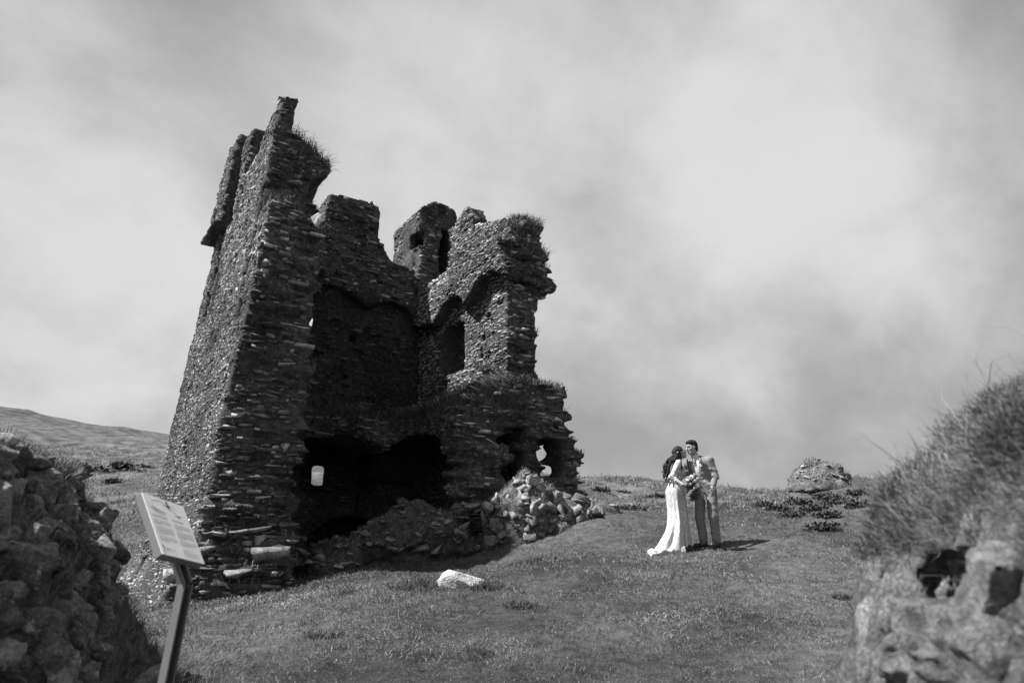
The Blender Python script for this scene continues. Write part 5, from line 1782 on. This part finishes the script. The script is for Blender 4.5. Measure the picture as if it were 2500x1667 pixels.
def bouquet():
    rng = np.random.default_rng(33)
    c = GROOM + np.array([-.30, -.40, 1.03])
    root = empty('bouquet', tuple(c)); tag(root, 'loose bouquet of roses, dark leaves and pampas plumes held between the couple', 'bouquet')
    leaf_cloud('leaves', (0, 0, -.10), (.125, .10, .15), 330, .07, M_FOLIAGE, root, seed=3, up=.3)
    leaf_cloud('leaves', (.0, .0, -.26), (.07, .06, .16), 90, .07, M_FOLIAGE, root, seed=4, up=-.6)
    for k, (x, y, z, r_, m) in enumerate(((-.045, -.09, .075, .040, 0), (.035, -.09, -.06, .043, 0), (-.115, -.07, .02, .030, 0), (.05, -.085, .045, .030, 1), (.0, -.11, .01, .030, 1),
                                          (-.075, -.09, -.04, .026, 1), (.085, -.06, .0, .026, 0), (.01, -.07, .115, .028, 1), (-.02, -.1, -.11, .024, 1))):
        F = Field((x - .07, y - .07, z - .07), (x + .07, y + .07, z + .07), .0055)
        F.ell((x, y, z), (r_ * .6,) * 3, 0)
        for i in range(9):
            a = i * 2.4; q = .35 + .06 * i
            F.ell((x + r_ * q * math.cos(a), y - r_ * (.55 - .06 * i), z + r_ * q * math.sin(a)), (r_ * .42, r_ * .3, r_ * .42), .002)
        fmesh(F, 'rose', M_FLOWER if m == 0 else M_FLOWER2, root)
    # pampas plumes to the right and down
    for k, (dx, dz) in enumerate(((.19, .02), (.22, -.06), (.15, .05), (.16, -.16), (.10, -.22))):
        n = 120
        t_ = rng.random(n) ** .8
        P = np.stack([.05 + dx * t_, -.05 - .05 * t_, -.01 + dz * t_ - .05 * t_ ** 2], 1) + rng.normal(0, .010, (n, 3))
        N = np.stack([np.full(n, dx), np.full(n, -.05), np.full(n, dz - .05)], 1) + rng.normal(0, .09, (n, 3)); N /= np.linalg.norm(N, axis=1, keepdims=True)
        blades('pampas_plume', P, N, .05 + .03 * rng.random(n), np.full(n, .004), np.clip(rng.normal(.5, .3, n), 0, 1), np.clip(rng.normal(.5, .2, n), 0, 1), M_PAMPAS, root)
    F = Field((-.24, -.14, -.26), (.06, .06, .02), .005)
    for k in range(9):
        F.cap((-.02 + .015 * math.cos(k), -.02 + .015 * math.sin(k), -.03), (-.17 + .035 * math.cos(k * 2.1), 0 + .02 * math.sin(k * 2.1), -.18 + .03 * math.sin(k)), .0055, .005, k=.002)
    fmesh(F, 'stems', plain('cut_stems', .05), root)


bouquet()


# ================================================================== grass and plants on the open ground
def ground_normal(x, y):
    e = 0.15
    dx = (ground_z(x + e, y, False) - ground_z(x - e, y, False)) / (2 * e)
    dy = (ground_z(x, y + e, False) - ground_z(x, y - e, False)) / (2 * e)
    n = np.stack([-dx, -dy, np.ones_like(dx)], 1)
    return n / np.linalg.norm(n, axis=1, keepdims=True)


def in_tower(x, y):
    q = np.stack([x - T_O[0], y - T_O[1]], 1)
    t_ = q @ E_R; s_ = q @ E_B
    return (t_ > 0.0) & (t_ < 7.3) & (s_ > 1.2) & (s_ < 6.6)


def lawn():
    rng = np.random.default_rng(101)
    XS = []; YS = []; LS = []; WS = []; TS = []
    #        y0    y1   half-width share  blades/m2  length  width
    for (y0, y1, hw, den, L, W) in ((3.4, 5.2, .80, 3600, .042, .0028), (5.2, 7.5, .80, 3200, .044, .0034), (7.5, 10.5, .80, 2000, .050, .0046), (10.5, 14.5, .80, 1000, .060, .0064),
                                    (14.5, 20, .80, 420, .085, .009), (20, 34, .88, 150, .13, .014), (34, 70, .92, 32, .24, .030), (70, 120, .95, 6, .38, .06)):
        area = (y1 ** 2 - y0 ** 2) * hw
        n = int(area * den)
        y = np.sqrt(rng.random(n) * (y1 ** 2 - y0 ** 2) + y0 ** 2)
        x = (rng.random(n) * 2 - 1) * hw * y
        k = ~in_tower(x, y)
        if y1 > 21: k &= ~((x / y > -.36) & (x / y < -.02))
        x, y = x[k], y[k]
        pt = 0.55 * noise2(x / .55, y / .45, 201) + 0.40 * noise2(x / .16, y / .14, 202) + 0.60 * noise2(x / 1.9, y / 1.3, 203)
        k = rng.random(len(x)) < np.clip(0.62 + 0.55 * pt, 0.12, 1)
        x, y, pt = x[k], y[k], pt[k]
        tuft = np.clip((noise2(x / .33, y / .30, 205) - .50) / .25, 0, 1) * np.clip(noise2(x / 1.6, y / 1.6, 206) + .55, 0, 1)
        straw = np.clip((noise2(x / .5, y / .35, 207) - .45) / .3, 0, 1)
        XS.append(x); YS.append(y)
        LS.append(L * (0.45 + 1.0 * rng.random(len(x)) ** 1.4) * (1 + .35 * pt) * (1 + 1.3 * tuft))
        WS.append(W * (0.6 + .7 * rng.random(len(x))))
        TS.append(np.clip(rng.normal(.43, .20, len(x)) + .22 * pt - .42 * tuft + .75 * straw * (rng.random(len(x)) < .55) + .6 * (rng.random(len(x)) < .05), 0, 1.6))
    x = np.concatenate(XS); y = np.concatenate(YS); L = np.concatenate(LS); W = np.concatenate(WS); T = np.concatenate(TS)
    z = ground_z(x, y)
    N = ground_normal(x, y) * .5 + np.array([0, 0, .4]) + rng.normal(0, .50, (len(x), 3)); N[:, 2] = np.abs(N[:, 2]) + .12
    N /= np.linalg.norm(N, axis=1, keepdims=True)
    P = np.stack([x, y, z - .006], 1)
    o = blades('grass', P, N, L, W, np.clip(rng.normal(.75, .4, len(x)), 0, 1.6), T, M_GRASS)
    tag(o, 'short cropped grass over the whole slope', 'grass')
    # long shaded grass at the foot of the field wall and by the path
    n = 26000
    y = rng.uniform(3.2, 6.0, n); x = -y * rng.uniform(.36, .80, n)
    k = (x < -1.55 - .12 * (y - 3.2)) & (rng.random(n) < np.clip(.6 + .6 * noise2(x / .3, y / .3, 301), .1, 1))
    x, y = x[k], y[k]; n = len(x)
    N = np.array([.1, -.1, 1]) + rng.normal(0, .28, (n, 3)); N /= np.linalg.norm(N, axis=1, keepdims=True)
    o = blades('long_grass', np.stack([x, y, ground_z(x, y) - .01], 1), N, .07 + .16 * rng.random(n) ** 1.5, np.full(n, .0036), np.clip(rng.normal(.8, .35, n), .1, 1.6),
               np.clip(rng.normal(.45, .22, n), 0, 1), M_DRY)
    tag(o, 'long rough grass below the field wall', 'grass')


lawn()


def weeds():
    rng = np.random.default_rng(111)
    # dock and nettle clumps on the bank right of the couple
    spots = [(.385, 14.6, .30, .18, 'dark weed clump nearest the groom on the slope to his right'), (.400, 13.9, .34, .18, 'broad dark weed clump low on the slope, two steps right of the groom'),
             (.413, 15.3, .36, .22, 'tall dark weed clump high on the slope, left of the stony knoll'), (.432, 14.3, .36, .22, 'dark leafy clump in the middle of the weed patch below the knoll'),
             (.452, 13.4, .30, .16, 'ragged weed clump on the lower right of the patch below the knoll'), (.440, 12.55, .32, .20, 'lone dark weed clump lowest of all, at the foot of the bank slope'),
             (.468, 14.6, .36, .20, 'dark nettle clump right of centre in the weed patch below the knoll'), (.492, 13.9, .28, .16, 'small weed clump at the right end of the patch, beside the near bank'),
             (.360, 15.5, .26, .14, 'low dark weeds on the crest just right of the groom'), (.447, 15.8, .42, .24, 'dense dark weeds directly under the stony knoll'),
             (.500, 15.2, .34, .18, 'weed clump on the upper right of the slope, below the small hummock'), (.170, 15.5, .40, .15, 'low dark weeds on the crest left of the bride')]
    for i, (a_, y, r, h, lab) in enumerate(spots):
        x = a_ * y
        o = leaf_cloud('weed_clump', (0, 0, 0), (r * 1.15, r, h * .8), 480, .066, M_LEAF, None, up=.7, seed=400 + i)
        o.location = (x, y, gz(x, y) - .02)
        tag(o, lab, 'weed clump', 'dark weed clumps on the bank')
    # tufts standing in the lawn
    for i, (x, y, r, h, lab) in enumerate(((-1.35, 10.0, .34, .14, 'dark rush tuft just left of the white boulder'), (-.35, 9.75, .22, .10, 'low dark tuft growing against the right of the white boulder'),
                                           (.22, 12.1, .34, .12, 'dark weed patch at the edge of the tower shadow'), (.10, 8.6, .20, .08, 'small dark tuft in the middle of the lawn'),
                                           (-1.95, 7.6, .22, .08, 'dark tuft low on the left of the lawn, nearest the camera'), (3.9, 8.6, .12, .07, 'tiny dark tuft on the right of the lawn'))):
        n = 420
        a = rng.random(n) * 6.283; q = np.sqrt(rng.random(n)) * r
        P = np.stack([q * np.cos(a), q * np.sin(a) * .8, -.02 * np.ones(n)], 1)
        N = np.array([0, 0, 1]) + P * np.array([1.4, 1.4, 0]) + rng.normal(0, .25, (n, 3)); N /= np.linalg.norm(N, axis=1, keepdims=True)
        P[:, 2] += ground_z(P[:, 0] + x, P[:, 1] + y) - gz(x, y)
        o = blades('grass_tuft', P, N, h * (.6 + .9 * rng.random(n)), np.full(n, .0055), np.clip(rng.normal(.6, .3, n), 0, 1.3), np.clip(rng.normal(.1, .15, n), 0, 1), M_GRASS)
        del o['kind']
        o.location = (x, y, gz(x, y))
        tag(o, lab, 'grass tuft')
    # gorse far off on the left hillside
    for i, (u, dist, r, lab) in enumerate(((-.602, 74, 1.9, 'largest dark gorse bush on the far hillside, nearest the field wall'), (-.572, 76, 1.2, 'round gorse bush on the far hillside, second from the field wall'),
                                      (-.548, 66, 1.0, 'small gorse bush on the hillside straight above the information board'), (-.578, 54, .7, 'little dark bush lowest on the hillside, beside the field wall top'),
                                      (-.535, 80, 1.2, 'gorse bush on the far hillside next to the tower edge'), (-.556, 78, 1.1, 'gorse bush in the middle of the row on the far hillside'))):
        x, y = u * dist, dist
        o = leaf_cloud('gorse_bush', (0, 0, 0), (r * 1.2, r, r * .55), 420, r * .30, M_GORSE, None, up=.6, seed=500 + i)
        o.location = (x, y, gz(x, y) - .05)
        tag(o, lab, 'bush', 'gorse bushes on the hillside')
    for i, (u, dist, r, lab) in enumerate(((.128, 62, .8, 'low dark bush on the distant slope nearest the tower'), (.205, 60, .9, 'low dark bush on the distant slope just left of the bride'),
                                      (.160, 64, .7, 'low dark bush on the distant slope between the tower and the bride'), (.355, 50, .7, 'low dark bush on the distant slope right of the groom'))):
        x, y = u * dist, dist
        o = leaf_cloud('gorse_bush', (0, 0, 0), (r * 1.3, r, r * .5), 300, r * .30, M_GORSE, None, up=.6, seed=530 + i)
        o.location = (x, y, gz(x, y) - .05)
        tag(o, lab, 'bush', 'bushes behind the couple')


weeds()
